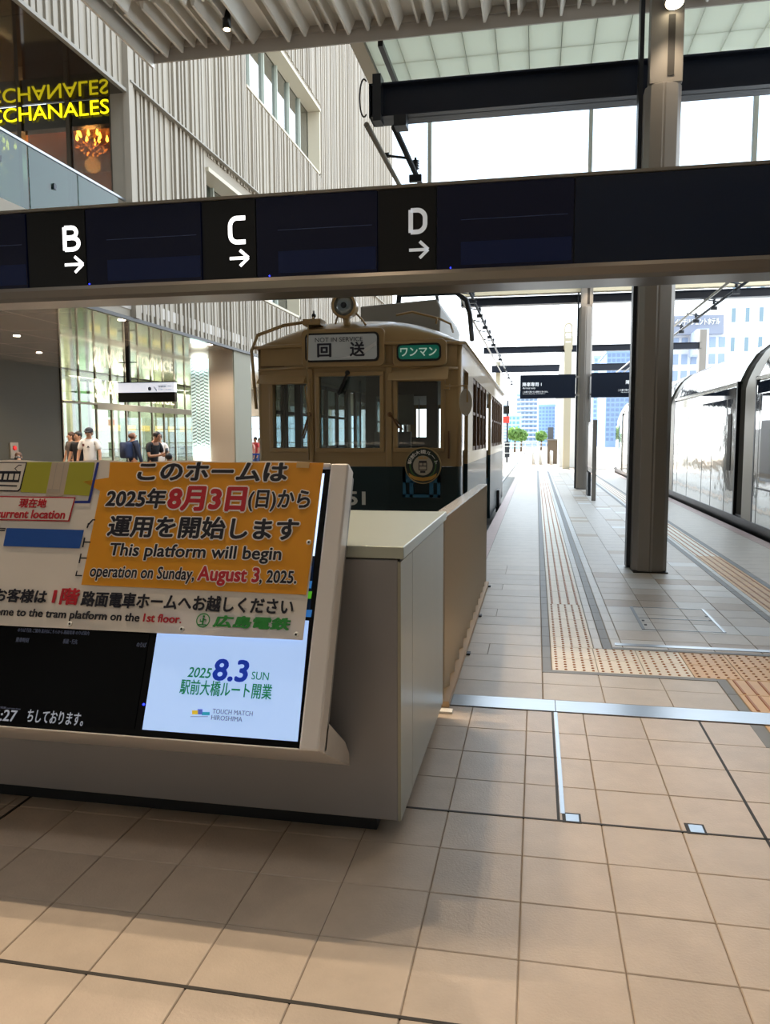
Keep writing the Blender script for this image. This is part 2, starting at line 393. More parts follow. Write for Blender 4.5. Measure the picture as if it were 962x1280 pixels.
for xx, yy in ((.90, 6.55), (.90, 6.7), (1.455, 6.95), (1.455, 6.8)): box('hatch_hinge', (xx, yy, -.01), (xx+.02, yy+.03, .004), DSTEEL, platform)
# track beds and rails
tb = MB().box((-3.62, 4.6, -.7), (-.78, 92, -.40)).box((3.36, 0, -.7), (6.4, 92, -.40))
tag(tb.build('track_bed', CONC), 'concrete track beds on both sides of the platform', 'track bed', kind='structure')
for i, (xc, y0) in enumerate(((-2.11, 4.8), (4.7, 0))):
    rr = empty('rail_track', (xc, y0, -.4), ['steel tram track under the old cream tram', 'steel tram track under the silver tram'][i], 'track')
    for s in (-1, 1):
        b = MB().box((xc+s*.7175-.03, y0, -.4), (xc+s*.7175+.03, 92, -.33)); b.build('rail', STEEL, rr)
for i, y in enumerate((4.62, 4.75)): pass
# street beyond
st = MB().box((-70, 46, -.75), (-3.62, 420, -.42)).box((-.78, 46, -.75), (3.36, 420, -.42)).box((6.4, 0, -.75), (120, 420, -.42)).box((-3.62, 92, -.75), (-.78, 420, -.42)).box((3.36, 92, -.75), (6.4, 420, -.42))
tag(st.build('street', mat('pale_street', 'B4B2AC', .8, noise=.05, nscale=.5)), 'pale street beyond the platform end', 'street', kind='structure')
# ---------------------------------------------------------------- station wall on the left (ribbed facade)
WX = -9.6
wl = MB()
WA = (25.4, 34.3, 13.1, 15.9); WB = (22.0, 31.0, 6.4, 9.42)
def wall_cells(b):
    # solid wall slab with a recess (y<17.45, z 6..9.68) and two window holes
    yc = [-8, 17.45, WB[0], WA[0], WB[1], WA[1], 52]; zc = [4.4, 5.9, WB[2], WB[3], 9.68, WA[2], WA[3], 31]
    for i in range(len(yc)-1):
        for j in range(len(zc)-1):
            y0, y1, z0, z1 = yc[i], yc[i+1], zc[j], zc[j+1]; ym, zm = (y0+y1)/2, (z0+z1)/2
            if ym < 17.45 and 5.9 < zm < 9.68: continue
            if WA[0] < ym < WA[1] and WA[2] < zm < WA[3]: continue
            if WB[0] < ym < WB[1] and WB[2] < zm < WB[3]: continue
            b.box((WX-(.36 if y0 > 17 and y0 < 21 and zm > 5.9 and zm < 9.7 else .9), y0, z0), (WX, y1, z1))
wall_cells(wl); wl.box((WX-.9, 51.5, -.4), (WX, 52, 4.4)); wl.box((-34, 51, 4.4), (WX-.9, 52, 31)); wl.box((-34, -8, 30.5), (WX-.9, 52, 31))
wall_left = tag(wl.build('wall_left', FACADE), 'tall ribbed station wall on the left', 'wall', kind='structure')
y = -1.0; k = 0
while y < 51.9:
    w = random.uniform(.07, .17); d = random.uniform(.02, .07)
    segs = [(4.42, 31)]
    if y < 17.45: segs = [(9.64, 31)]
    if WA[0]-.1 < y < WA[1]+.1: segs = [(a, b) for a, b in ((segs[0][0], WA[2]-.05), (WA[3]+.25, 31))]
    if WB[0]-.1 < y < WB[1]+.1: segs = [(4.42, WB[2]-.05), (WB[3]+.35, segs[0][1])]+segs[1:] if len(segs) > 1 else [(4.42, WB[2]-.05), (WB[3]+.35, 31)]
    b = MB()
    for z0, z1 in segs: b.box((WX-.01, y, z0), (WX+d, y+w, z1))
    b.build('facade_fin', FIN, wall_left); y += w+random.uniform(.06, .2); k += 1
# horizontal seam and dark bottom edge
box('seam_trim', (WX-.01, 17.5, 9.86), (WX+.17, 51.9, 9.90), mat('seam', '8B8478', .5), wall_left)
box('seam_trim', (WX-.01, -8, 4.34), (WX+.10, 51.9, 4.42), BLACK, wall_left)
box('seam_trim', (WX-.01, -8, 9.595), (WX+.09, 17.45, 9.67), MATS['seam'], wall_left)
box('corner_post', (WX-.02, 17.42, 4.42), (WX+.14, 17.62, 31), FIN, wall_left)
# the two big windows
TINT = glass('facade_window_glass', 'CFE8DE', .35, .5)
for n, (y0, y1, z0, z1) in enumerate((WA, WB)):
    w = empty('window_%d' % (n+1), (WX-.5, y0, z0), ['large upper window set into the ribbed wall', 'lower window in the ribbed wall, just above the hanging display beam'][n], 'window', kind='structure')
    box('pane', (WX-.52, y0, z0), (WX-.50, y1, z1), TINT, w)
    nm = 6
    for i in range(nm+1): yy = y0+(y1-y0)*i/nm; box('mullion', (WX-.50, yy-.04, z0), (WX-.40, yy+.04, z1), mat('window_mullion', 'A9AFA4', .4), w)
    box('window_head', (WX-.48, y0, z1-.12), (WX+.10, y1, z1), BEIGEB, w); box('window_sill', (WX-.48, y0, z0), (WX+.05, y1, z0+.08), BEIGEB, w)
    box('window_jamb', (WX-.48, y1-.1, z0), (WX+.05, y1, z1), BEIGEB, w)
    r = MB().box((WX-6, y0-3, z0-.5), (WX-5.9, y1+6, z1+.2)); r.build('room_back_wall', mat('pale_room', 'C8D4CE', .6), w)
    for i in range(7): box('blind_slat', (WX-.62, y0+4.5, z0+1.5+.1*i), (WX-.58, y1-.2, z0+1.55+.1*i), mat('blind', '8FA39B', .5), w)
# soffit over the lower concourse, glossy panels
sf = MB().box((-34, -8, 4.62), (WX+.02, 51.5, 4.9)); soffit = tag(sf.build('ceiling_lower', LOUVB), 'glossy panelled soffit over the lower concourse', 'ceiling', kind='structure')
for i in range(5):
    for j in range(16):
        x1 = WX-.02-i*2.0
        box('soffit_panel', (x1-1.985, 4+j*2.4, 4.36), (x1, 4+j*2.4+2.388, 4.62), GLOSSC, soffit)
# upper recess : restaurant behind a glass balustrade
rc = MB().box((-20, -8, 9.68), (WX-.92, 17.7, 9.95)); rc2 = tag(rc.build('ceiling_upper', BLACK), 'dark glossy soffit above the restaurant terrace', 'ceiling', kind='structure')
for i in range(4):
    for j in range(8): box('soffit_panel', (WX-.02-(i+1)*2.2+.012, 3+j*1.83, 9.60), (WX-.02-i*2.2, 3+j*1.83+1.818, 9.68), DARKC, rc2)
tag(MB().box((-20, -8, 5.6), (WX-.3, 17.45, 5.9)).build('floor_terrace', CONC), 'terrace slab in front of the restaurant', 'floor', kind='structure')
rs = empty('restaurant_front', (-13, 17.65, 5.9), 'restaurant front with yellow glowing name above dark glass panes', 'shop front')
SY = 17.6
SBZ = onY(133, 154.5, SY).z
box('sign_board', (-19, SY, SBZ), (-9.95, SY+.25, 9.58), mat('sign_board_dark', '14170C', .25, coat=.6), rs)
YEL = mat('yellow_letters', 'F2E10A', .5, emit=1.3, ecol='F0DC10')
pA = onY(-62, 160, SY); pB = onY(136, 148, SY)
tA = onY(0, 158, SY); tB = onY(137, 141, SY); tt = onY(137, 121, SY)
zz0 = (onY(70, 150, SY)).z
fr = facing(SY-.05)
text('lettering', 'BACCHANALES', YEL, rs, fr, onY(-42, 160, SY).x, tB.x+.02, tB.z-.04, tt.z-.07, z=0, bold=0, th=.02)
sub = rs
for xx in (-10.0, -11.15, -12.45, -13.75, -15.05): box('mullion', (xx-.05, SY-.06, 5.9), (xx+.05, SY+.1, 9.6), mat('shop_mullion', '4A4338', .4, .4), rs)
box('end_pier', (-9.99, SY-.1, 5.9), (-9.6, SY+.3, 9.6), FACADE, rs)
SHG = glass('shop_glass', 'D8C8A8', .10, .8)
for i, xx in enumerate((-10.0, -11.15, -12.45, -13.75)): box('pane', (xx-1.1, SY-.01, 5.9), (xx-.05, SY+.01, SBZ), SHG, rs)
box('interior_back_wall', (-19, 22, 5.9), (-9.9, 22.1, 9.6), mat('restaurant_wall', '5A3010', .6), rs)
box('interior_wainscot', (-19, 21.8, 5.9), (-9.9, 22, 8.05), mat('restaurant_dark', '24110A', .5), rs)
box('interior_ceiling', (-19, SY+.3, 9.5), (-9.9, 22, 9.6), mat('restaurant_ceiling', '6B4420', .5), rs)
box('interior_side_wall', (-9.98, SY+.3, 5.9), (-9.9, 22, 9.4), mat('restaurant_wall', '5A3010'), rs)
# balustrade glass at the wall line
bl = empty('glass_balustrade', (WX, 8, 5.9), 'long frameless glass balustrade of the upper terrace', 'balustrade')
BG = glass('balustrade_glass', '8FC4C4', .03, .8)
for j in range(7):
    ya = 17.1-1.65*(j+1); b = box('glass_panel', (WX-.06, ya+.02, 5.75), (WX-.035, ya+1.63, 7.14), BG, bl)
    box('clamp', (WX-.035, ya+.75, 6.55), (WX+.0, ya+.83, 6.66), DSTEEL, bl)
box('handrail', (WX-.08, 5, 7.13), (WX-.015, 17.4, 7.175), STEEL, bl)
def chandelier(c, r, label):
    t = empty('chandelier', c, label, 'chandelier', 'glowing chandeliers in the restaurant')
    c = Vector(c); b = MB(); b.tube([c+Vector((0, 0, .45)), c+Vector((0, 0, 9.5-c.z))], .012); b.ball(c+Vector((0, 0, .2)), .06); b.build('stem', STEEL, t)
    arms = MB()
    for k in range(10):
        a = 2*math.pi*k/10; d = Vector((math.cos(a), math.sin(a), 0)); rr = r*(1 if k % 2 else .65)
        arms.tube([c+Vector((0, 0, .15)), c+d*rr*.5+Vector((0, 0, -.02)), c+d*rr+Vector((0, 0, .10))], .012, 5)
        f = MB().lathe([(.002, 0), (.042, .05), (.03, .12), (.002, .19)], c+d*rr+Vector((0, 0, .12)), n=8)
        f.build('candle_bulb', mat('candle_glow', 'FFB95A', .5, emit=25, ecol='FFB050'), t)
    arms.build('arms', mat('brass', '9A6A2A', .3, .9), t)
    cr = MB()
    for k in range(60):
        a = random.uniform(0, 6.28); rr = r*math.sqrt(random.random()); h = -.05-.35*(1-rr/r)*random.random()-.03
        cr.ball(c+Vector((math.cos(a)*rr, math.sin(a)*rr, h)), .018, 6)
    tag(cr.build('crystals', mat('crystal', 'D9A468', .1, .3), t), kind='stuff')
    l = bpy.data.lights.new('chandelier_glow', 'POINT'); l.energy = 160; l.color = (1, .6, .28); l.shadow_soft_size = .2
    lo = bpy.data.objects.new('chandelier_glow', l); COL.objects.link(lo); lo.location = c+Vector((0, 0, -.5))
pc = onY(114, 181, 19.2); chandelier((pc.x, 19.2, pc.z), .40, 'larger chandelier seen through the pane under the yellow name')
pc = onY(-1, 190, 19.2); chandelier((pc.x, 19.2, pc.z), .40, 'chandelier cut by the left edge, behind the glass balustrade')
# ---------------------------------------------------------------- hall ceiling with hanging slats
LY, LX0, LX1, LZ = 10.87, -5.5, 5.2, 6.9
cu = MB().box((LX0, -5, LZ+.32), (LX1, LY+.02, LZ+.5)); ceiling = tag(cu.build('ceiling', LOUVB), 'slatted metal ceiling of the hall', 'ceiling', kind='structure')
SEAM = 9.66
def slat_prof(x, w, h, sk): return [(x, LZ+.33), (x, LZ+.3), (x+sk, LZ+.3-h), (x+sk+.03, LZ+.3-h), (x+w*.5, LZ+.30), (x+w, LZ+.30), (x+w, LZ+.33)]
for (ya, yb) in ((SEAM+.03, LY), (SEAM-1.2+.03, SEAM), (6.0, SEAM-1.2), (0, 5.97)):
    x = LX0+.03
    while x < LX1-.3:
        w = random.choice([.16, .2, .25, .3]); h = random.uniform(.10, .24); sk = random.uniform(.0, .05)
        MB().prism(slat_prof(x, w, h, sk), 'y', ya, yb-.02).build('ceiling_slat', LOUV, ceiling); x += w+.004
for yy in (LY-.01, SEAM-.015, SEAM-1.215): box('cross_rail', (LX0, yy, LZ+.22), (LX1, yy+.045, LZ+.34), LOUVB, ceiling)
box('edge_fascia', (LX0-.05, -5, LZ-.02), (LX0-.01, LY+.04, LZ+.34), LOUV, ceiling)
box('edge_fascia', (LX0-.05, LY+.03, LZ+.05), (LX1, LY+.06, LZ+.5), LOUVB, ceiling)
# small round downlight fittings
for x, y in HALL_AND_FILL_LIGHTS[7:8]:
    t = empty('downlight_fitting', (x, y, 6.93), 'small round downlight among the ceiling slats, near their far edge', 'downlight')
    MB().lathe([(.055, 0), (.055, .29)], (x, y, 6.93), n=16).build('housing', BLACK, t)
    MB().lathe([(.045, 0), (.045, .004)], (x, y, 6.923), n=16).build('lamp_face', mat('warm_lamp_face', 'FFE2B8', .5, emit=12), t)
# white panelled ceiling beyond the slats, on to the canopy edge
wc = MB()
for i in range(18): wc.box((-2.41+i*.445-.012, LY+.07, 7.02), (-2.41+i*.445+.008, 13.18, 7.06))
for j in range(4): wc.box((-2.42, LY+.1+j*.75-.012, 7.02), (5.2, LY+.1+j*.75+.008, 7.06))
wceil = tag(wc.build('ceiling_white', mat('panel_joint', '8E8F84', .6)), 'white panelled canopy ceiling beyond the slats', 'ceiling', kind='structure')
for i in range(17):
    for j in range(3):
        xa = -2.41+i*.445; ya = LY+.1+j*.75
        box('ceiling_panel', (xa+.005, ya+.005, 7.0), (xa+.44, ya+.745, 7.04), WCEIL, wceil)
box('edge_trim', (-2.62, LY+.05, 6.98), (-2.43, 13.18, 7.3), BEIGEB, wceil)
box('gutter_bar', (-2.22, LY+.1, 6.9), (-2.15, 13.3, 6.97), BLACK, wceil)
# building mass above the hall (keeps the sky out behind and above the camera)
ms = MB().box((LX0, -8, 7.5), (14, 10.5, 14)).box((-30, -8.5, -.4), (14, -8, 14)).box((9, -8, -.4), (9.4, 2.5, 7.5))
tag(ms.build('wall_back', FACADE), 'station building over and behind the hall', 'wall', kind='structure')
# hanging glass smoke screen at the canopy edge
gs = empty('glass_screen', (1.4, 13.25, 5.6), 'frosted glass draught screen hanging from the canopy edge', 'glass screen')
CG = glass('screen_glass', 'F4FAFF', .04, .95)
gz0 = onY(740, 220, 13.25).z
xm = [onY(a, 170, 13.25).x for a in (537, 738, 943)]; xm = [-2.4]+xm+[xm[-1]+2.75]
for a, b in zip(xm, xm[1:]): box('pane', (a+.03, 13.24, gz0), (b-.03, 13.26, 6.98), CG, gs)
for a in xm[1:-1]: box('mullion', (a-.03, 13.2, gz0), (a+.03, 13.30, 6.98), mat('pale_mullion', 'B8BAB4', .5), gs)
xa = xm[0]
while xa < 5: box('bottom_clip', (xa, 13.2, gz0-.02), (xa+.44, 13.3, gz0+.03), MATS['pale_mullion'], gs); xa += .52
# ---------------------------------------------------------------- pillars and cross beams
def pillar(xc, y, top, label, lightz, holes=False, group=None):
    t = empty('pillar', (xc, y, 0), label, 'pillar', group)
    w = .19
    pts = [(xc-w, y-.08), (xc-w+.05, y-.17), (xc-.02, y-.21), (xc-.005, y-.20), (xc+.012, y-.21), (xc+w-.05, y-.17), (xc+w, y-.08), (xc+w, y+.25), (xc-w, y+.25)]
    MB().prism(pts, 'z', 0.012, lightz-.75).build('shaft', PILLAR, t, bevel=.006)
    b = MB().prism([(xc-w+.03, y+.0), (xc-w+.03, y-.18), (xc+w-.01, y-.18), (xc+w-.01, y+.0)], 'z', lightz-.75, top)
    b.build('upper_shaft', PILLAR, t, bevel=.006)
    box('rear_flange', (xc-w-.045, y+.10, .012), (xc-w+.0, y+.28, top), DSTEEL, t)
    box('base_plate', (xc-w-.0, y-.215, .0), (xc+w+.0, y+.26, .014), BLACK, t)
    xx = xc+.055
    box('light_slot', (xx-.035, y-.187, lightz-.68), (xx+.035, y-.178, lightz-.06), mat('slot_dark', '2A2520', .5), t)
    f = MB().lathe([(.0, 0), (.10, 0), (.115, .05), (.115, .10)], (xx, y-.30, lightz), ax=(0, .28, 1), n=20).build('lamp_housing', PILLAR, t)
    MB().lathe([(.092, 0), (.092, .006)], (xx, y-.301, lightz-.008), ax=(0, .28, 1), n=20).build('lamp_face', mat('pillar_lamp', 'FFF0CC', .5, emit=9), f)
    box('lamp_bracket', (xx-.03, y-.25, lightz+.02), (xx+.03, y-.17, lightz+.08), PILLAR, t)
    if holes: pass
    spot('pillar_light', (xx, y-.42, lightz-.06), 60, .06, (1, .82, .6), 80, .7)
    return t
pillar(1.30, 9.32, 6.9, 'nearest tall grey-brown platform pillar with a lit round lamp', 6.09)
pillar(1.37, 23.7, 6.6, 'middle pillar carrying the two dark platform signs', 6.05)
# third pillar : free-standing, with two openings in its head
t = empty('pillar', (1.42, 38.5, 0), 'far slim sunlit pillar with a round and a square opening in its head', 'pillar')
xc, y = 1.43, 38.5
MB().prism([(xc-.16, y-.2), (xc+.16, y-.2), (xc+.16, y+.2), (xc-.16, y+.2)], 'z', 0, 6.0).build('shaft', mat('pale_pillar', 'C2B79C', .5), t)
hb = MB(); n = 20
hb.box((xc-.2, y-.06, 5.7), (xc-.13, y+.06, 6.75)).box((xc+.13, y-.06, 5.7), (xc+.2, y+.06, 6.75)).box((xc-.13, y-.06, 5.7), (xc+.13, y+.06, 5.78)).box((xc-.13, y-.06, 6.10), (xc+.13, y+.06, 6.22)).box((xc-.13, y-.06, 6.46), (xc+.13, y+.06, 6.52))
pr = [(.2*math.cos(math.pi*i/12), .2*math.sin(math.pi*i/12)) for i in range(13)]; pi = [(.13*math.cos(math.pi*i/12), .13*math.sin(math.pi*i/12)) for i in range(13)]
for i in range(12): hb.prism([(xc+pr[i][0], 6.75+pr[i][1]), (xc+pr[i+1][0], 6.75+pr[i+1][1]), (xc+pi[i+1][0], 6.75+pi[i+1][1]), (xc+pi[i][0], 6.75+pi[i][1])], 'y', y-.06, y+.06)
hb.build('pillar_head', MATS['pale_pillar'], t)
# broad white tapering support just behind it
t = empty('leaning_support', (1.2, 40.5, 0), 'broad white tapered support behind the far slim pillar', 'support')
p = [onY(a, b, 40.5) for a, b in ((699, 572), (718, 572), (722, 420), (704, 420), (694, 500))]
MB().prism([(q.x, q.z if i > 1 else 0) for i, q in enumerate(p)], 'y', 40.5, 40.9).build('support_panel', WHITE, t)
def beam(Y, x0, x1, z0, z1, label, cap=None, depth=.3):
    t = empty('cross_beam', ((x0+x1)/2, Y, z0), label, 'beam')
    b = MB().box((x0, Y, z0), (x1, Y+.02, z1)).box((x0, Y-.10, z0), (x1, Y+depth-.1, z0+.022)).box((x0, Y-.10, z1-.022), (x1, Y+depth-.1, z1)).box((x0, Y-.1, z0), (x0+.02, Y+depth-.1, z1))
    b.build('web_and_flanges', BEAM, t)
    if cap: box('cap_rail', (x0, Y-.3, z1+.04), (x1, Y+.0, z1+cap), mat('cap_beige', 'E6D8B8', .5), t)
    return t
b1 = beam(9.72, -2.06, 6.6, 5.43, 5.82, 'nearest dark steel cross beam above the display beam')
q0 = onY(600, 375, 23.9).z; 
b2 = beam(24.0, -2.3, 6.6, onY(602, 383, 24).z, onY(602, 373, 24).z, 'second dark cross beam, under a beige rail', cap=.30)
b3 = beam(38.8, -2.6, 7.5, 5.62, 5.92, 'third dark cross beam over the far platform')
b4 = beam(53, -3.0, 8.5, 5.85, 6.3, 'farthest dark cross beam')
for Y, xx in ((53, -2.6), (53, 7.8)):
    tag(box('gantry_post', (xx-.15, Y+.3, -.42), (xx+.15, Y+.6, 6.6), MATS['pale_pillar']), ['pale post at the left end of the farthest beam', 'pale post at the right end of the farthest beam'][xx > 0], 'post')
for x, Y, nm in ((6.55, 9.72, 'nearest'), (6.55, 24.0, 'second'), (7.4, 38.8, 'third')):
    tag(box('side_post', (x, Y-.1, -.42), (x+.3, Y+.3, 6.5), PILLAR), 'side post beyond the silver tram carrying the %s cross beam' % nm, 'post')
# ---------------------------------------------------------------- overhead display beam with B, C, D
SGY = 6.0
os_ = empty('display_beam', (-1.4, SGY+.15, 2.705), 'long dark hanging display beam showing B, C and D with arrows', 'display sign')
zt, zb, zr = 3.435, 2.815, 2.705
X0, X1 = -6.2, 3.4
box('back_housing', (X0, SGY+.03, zb), (X1, SGY+.34, zt), DSTEEL, os_)
box('top_rail', (X0, SGY-.02, zt), (X1, SGY+.36, zt+.022), mat('sign_rail', '8E887E', .35, .6), os_)
MB().prism([(SGY+.36, zb), (SGY-.015, zb), (SGY-.03, zb-.03), (SGY-.01, zb-.085), (SGY+.03, zr), (SGY+.36, zr)], 'x', X0, X1).build('bottom_rail', mat('sign_bottom_rail', '8A8580', .3, .7), os_)
LETP = mat('letter_panel', '0B0D12', .28, coat=.2); LEDP = mat('led_panel', '080C1C', .25, emit=.010, ecol='203890'); LEDL = mat('led_panel_low', '0E1630', .25, emit=.018, ecol='3050A8')
GLOW = mat('sign_white_glow', 'FFFFFF', .5, emit=1.6)
fs = facing(SGY)
px = [-215, -140, 33, 107, 252, 320, 472, 545, 717, 990, 1120]
kinds = ['L', 'S', 'B', 'S', 'C', 'S', 'D', 'S', 'N', 'N']
ex = [onY(a, 300, SGY).x for a in px]
for i, k in enumerate(kinds):
    a, b = ex[i]+.006, ex[i+1]-.006
    if k in 'LBCD': box('letter_panel', (a, SGY+.006, zb+.004), (b, SGY+.03, zt-.004), LETP, os_)
    else:
        pn = box('led_panel', (a, SGY, zb+.004), (b, SGY+.03, zt-.004), LEDP if k == 'S' else mat('blank_panel_glare', '101E36', .22, coat=.3), os_)  # blank panels' lighter navy has the veiling glare put into the colour
        if k == 'S':
            w = b-a; box('dim_band', (a+w*.18, SGY-.001, zb+.03), (b-.01, SGY, zb+.20), LEDL, pn)
            box('dim_line', (a+w*.18, SGY-.001, zb+.36), (b-.04, SGY, zb+.364), mat('dim_line', '3A4668', .5, emit=.05), pn)
fs2 = facing(SGY+.006)
for L, (xa, xb, ya, yb), (aa, ab, ac, ad) in (('B', (80, 98, 283, 313), (81, 103, 320, 341)), ('C', (287, 306, 271, 304), (287, 310, 312, 333)), ('D', (512, 532, 261, 291), (511, 535, 301, 323))):
    g = GLOW if L != 'D' else mat('sign_white_dim', 'C8CCD0', .5, emit=.35)
    p0, p1 = onY(xa, yb, SGY), onY(xb, ya, SGY)
    # letters drawn as rounded strokes
    w, h = p1.x-p0.x, p1.z-p0.z; lw = .0175
    def stroke(pts, name, par=os_):
        b = MB(); pts = [Vector((p0.x+x*w, 0, p0.z+y_*h)) for x, y_ in pts]; n = len(pts); L_, R_ = [], []
        for i, p in enumerate(pts):
            d = (pts[min(i+1, n-1)]-pts[max(i-1, 0)]).normalized(); q = Vector((-d.z, 0, d.x))*lw
            L_.append(p+q); R_.append(p-q)
        vs = [Vector((v.x, SGY+.004, v.z)) for v in L_+R_]+[Vector((v.x, SGY+.0065, v.z)) for v in L_+R_]
        fcs = []
        for i in range(n-1): fcs += [(i, i+1, n+i+1, n+i), (2*n+i, 2*n+i+1, 3*n+i+1, 3*n+i)]
        return vs, fcs
    def arcp(cx, cy, rx, ry, a0, a1, k=10): return [(cx+rx*math.cos(math.radians(a0+(a1-a0)*i/k)), cy+ry*math.sin(math.radians(a0+(a1-a0)*i/k))) for i in range(k+1)]
    S = []
    if L == 'B': S = [[(0.05, 0), (0.05, 1)], [(0.05, .97), (.5, .97)]+arcp(.5, .76, .32, .21, 90, -90)+[(.05, .53)], [(.05, .53), (.55, .53)]+arcp(.55, .28, .4, .25, 90, -90)+[(.05, .03)]]
    if L == 'C': S = [[(1, .97), (.5, .97)]+arcp(.45, .65, .42, .32, 90, 180)+[(.03, .35)]+arcp(.45, .35, .42, .32, 180, 270)+[(.5, .03), (1, .03)]]
    if L == 'D': S = [[(0.05, 0), (0.05, 1)], [(0.05, .97), (.45, .97)]+arcp(.45, .62, .5, .35, 90, 0)+[(.95, .4)]+arcp(.45, .38, .5, .35, 0, -90)+[(.05, .03)]]
    b = MB()
    for st_ in S: v_, f_ = stroke(st_, 'letter'); b.add(v_, f_)
    b.build('letter', g, os_)
    p0, p1 = onY(aa, ad, SGY), onY(ab, ac, SGY); w, h = p1.x-p0.x, p1.z-p0.z; lw = .012
    b = MB()
    for st_ in ([(0, .5), (.97, .5)], [(.55, 1), (1, .5)], [(.55, 0), (1, .5)]): v_, f_ = stroke(st_, 'arrow'); b.add(v_, f_)
    b.build('arrow', g, os_)
for xx in (-5.0, -.2, 3.0): MB().tube([(xx, SGY+.2, zt), (xx, SGY+.2, 7.2)], .03).build('hanger', DSTEEL, os_) if xx in (-5.0,) else None
for i, a in enumerate((112, 337, 563)):
    p = onY(a, 352-.03*a, SGY); MB().ball((p.x, SGY-.006, zb+.012), .006, 6).build('status_light', mat('blue_led', '2030FF', .5, emit=4), os_)
# ---------------------------------------------------------------- overhead conductor bars
def conductor(x, z, y0, y1, label):
    t = empty('overhead_conductor', (x, y0, z), label, 'overhead line')
    MB().tube([(x-.02, y0, z-.02), (x-.02, y1, z-.02)], .035, 8).build('conductor_bar', mat('alloy', '9A968E', .4, .6), t)
    MB().tube([(x+.33, y0, z-.08), (x+.33, y1, z-.08)], .04, 8).build('support_tube', DSTEEL, t)
    y = y0+1.2
    while y < y1:
        b = MB(); b.box((x-.05, y-.03, z), (x+.04, y+.03, z+.05)).tube([(x, y, z+.02), (x+.33, y, z-.04)], .018, 6)
        b.build('clamp', DSTEEL, t)
        c = MB(); pr = []
        for i in range(4): pr += [(.03, i*.035), (.06, i*.035+.018)]
        c.lathe(pr, (x+.33, y+.5, z-.03), n=10); c.tube([(x+.33, y+.5, z-.08), (x+.33, y+.5, z+.14)], .02, 6); c.box((x+.24, y+.47, z-.2), (x+.42, y+.53, z-.1)); c.build('insulator', DSTEEL, t)
        y += 2.6 if y < 30 else 6
    return t
c1 = conductor(-2.1, 5.42, 9.75, 56, 'overhead conductor bars running above the old cream tram')
c2 = conductor(4.7, 5.42, 9.75, 56, 'overhead conductor bars running above the silver tram')
b = MB().tube([(-2.12+.055*math.cos(math.radians(a_)), 9.62, 5.66+.22*math.sin(math.radians(a_))) for a_ in range(-60, -301, -12)], .010); b.build('jumper_cable', RUBBER, c1)
MB().box((-2.0, 9.55, 5.36), (-1.9, 9.75, 5.9)).box((-1.75, 9.6, 5.3), (-1.6, 9.8, 5.43)).build('end_anchor', DSTEEL, c1)
# ---------------------------------------------------------------- platform sign boards on the middle pillar
NAVY = mat('sign_navy', '101B2C', .35, emit=.0)
WTXT = mat('white_print', 'E8ECF0', .5, emit=.5)
Y = 23.35
def pbox(a, b, Y): p, q = onY(a[0], a[1], Y), onY(b[0], b[1], Y); return p.x, q.x, q.z, p.z
fsn = facing(Y-.02)
x0, x1, z0, z1 = pbox((650, 469), (720, 497.5), Y)
t = empty('platform_sign', ((x0+x1)/2, Y, z0), 'dark hanging sign left of the middle pillar reading arrival only', 'sign')
box('board', (x0, Y, z0), (x1-.03, Y+.12, z1), NAVY, t); 
for zz in (z0+.06, z1-.1): box('bracket', (x1-.05, Y+.03, zz), (1.2, Y+.1, zz+.06), PILLAR, t)
def tline(par, s, pa, pb, ytop, ybot, Yt, m=WTXT, bold=.02):
    a = onY(pa, (ytop+ybot)/2, Yt); b = onY(pb, (ytop+ybot)/2, Yt); u = onY((pa+pb)/2, ytop, Yt); d = onY((pa+pb)/2, ybot, Yt)
    return text('lettering', s, m, par, facing(Yt), a.x, b.x, d.z, u.z, z=.001, bold=bold, th=.004)
tline(t, '降車専用 1', 653, 676.5, 478, 483, Y); tline(t, 'Arrival only', 653, 669, 484, 487, Y, bold=.0)
tline(t, 'この乗り場からは乗車できません', 653, 685, 488.6, 491, Y, bold=0); tline(t, 'No boarding from this platform', 653, 681, 491.6, 493, Y, bold=0)
x0, x1, z0, z1 = pbox((738, 466), (812, 496), Y)
t = empty('platform_sign', ((x0+x1)/2, Y, z0), 'dark hanging sign right of the middle pillar, half hidden by the nearest pillar', 'sign')
box('board', (x0+.03, Y, z0), (x1, Y+.12, z1), NAVY, t)
for zz in (z0+.06, z1-.1): box('bracket', (1.5, Y+.03, zz), (x0+.06, Y+.1, zz+.06), PILLAR, t)
tline(t, '降車専用 2', 782, 806, 475, 480, Y); tline(t, 'Arrival only', 790, 806, 481.5, 484, Y, bold=0); tline(t, 'この乗り場からは乗車できません', 772.5, 806, 486, 488.8, Y, bold=0); tline(t, 'No boarding from this platform', 776, 806, 489.4, 491, Y, bold=0)
# free-standing information board seen nearly edge-on
t = empty('information_board', (1.40, 20.4, 0), 'free-standing information board seen edge-on before the middle pillar', 'information board')
box('end_post', (1.335, 19.3, 0), (1.435, 19.42, 1.95), PILLAR, t); box('end_post', (1.335, 21.4, 0), (1.435, 21.52, 1.95), PILLAR, t)
box('panel', (1.36, 19.42, .65), (1.41, 21.4, 1.93), mat('board_print', 'B9B2AE', .3), t); box('poster', (1.352, 19.55, .75), (1.36, 21.3, 1.85), mat('poster_pale', 'CBBFC0', .25), t)
box('kick_panel', (1.345, 20.9, .0), (1.425, 21.4, .62), DSTEEL, t)
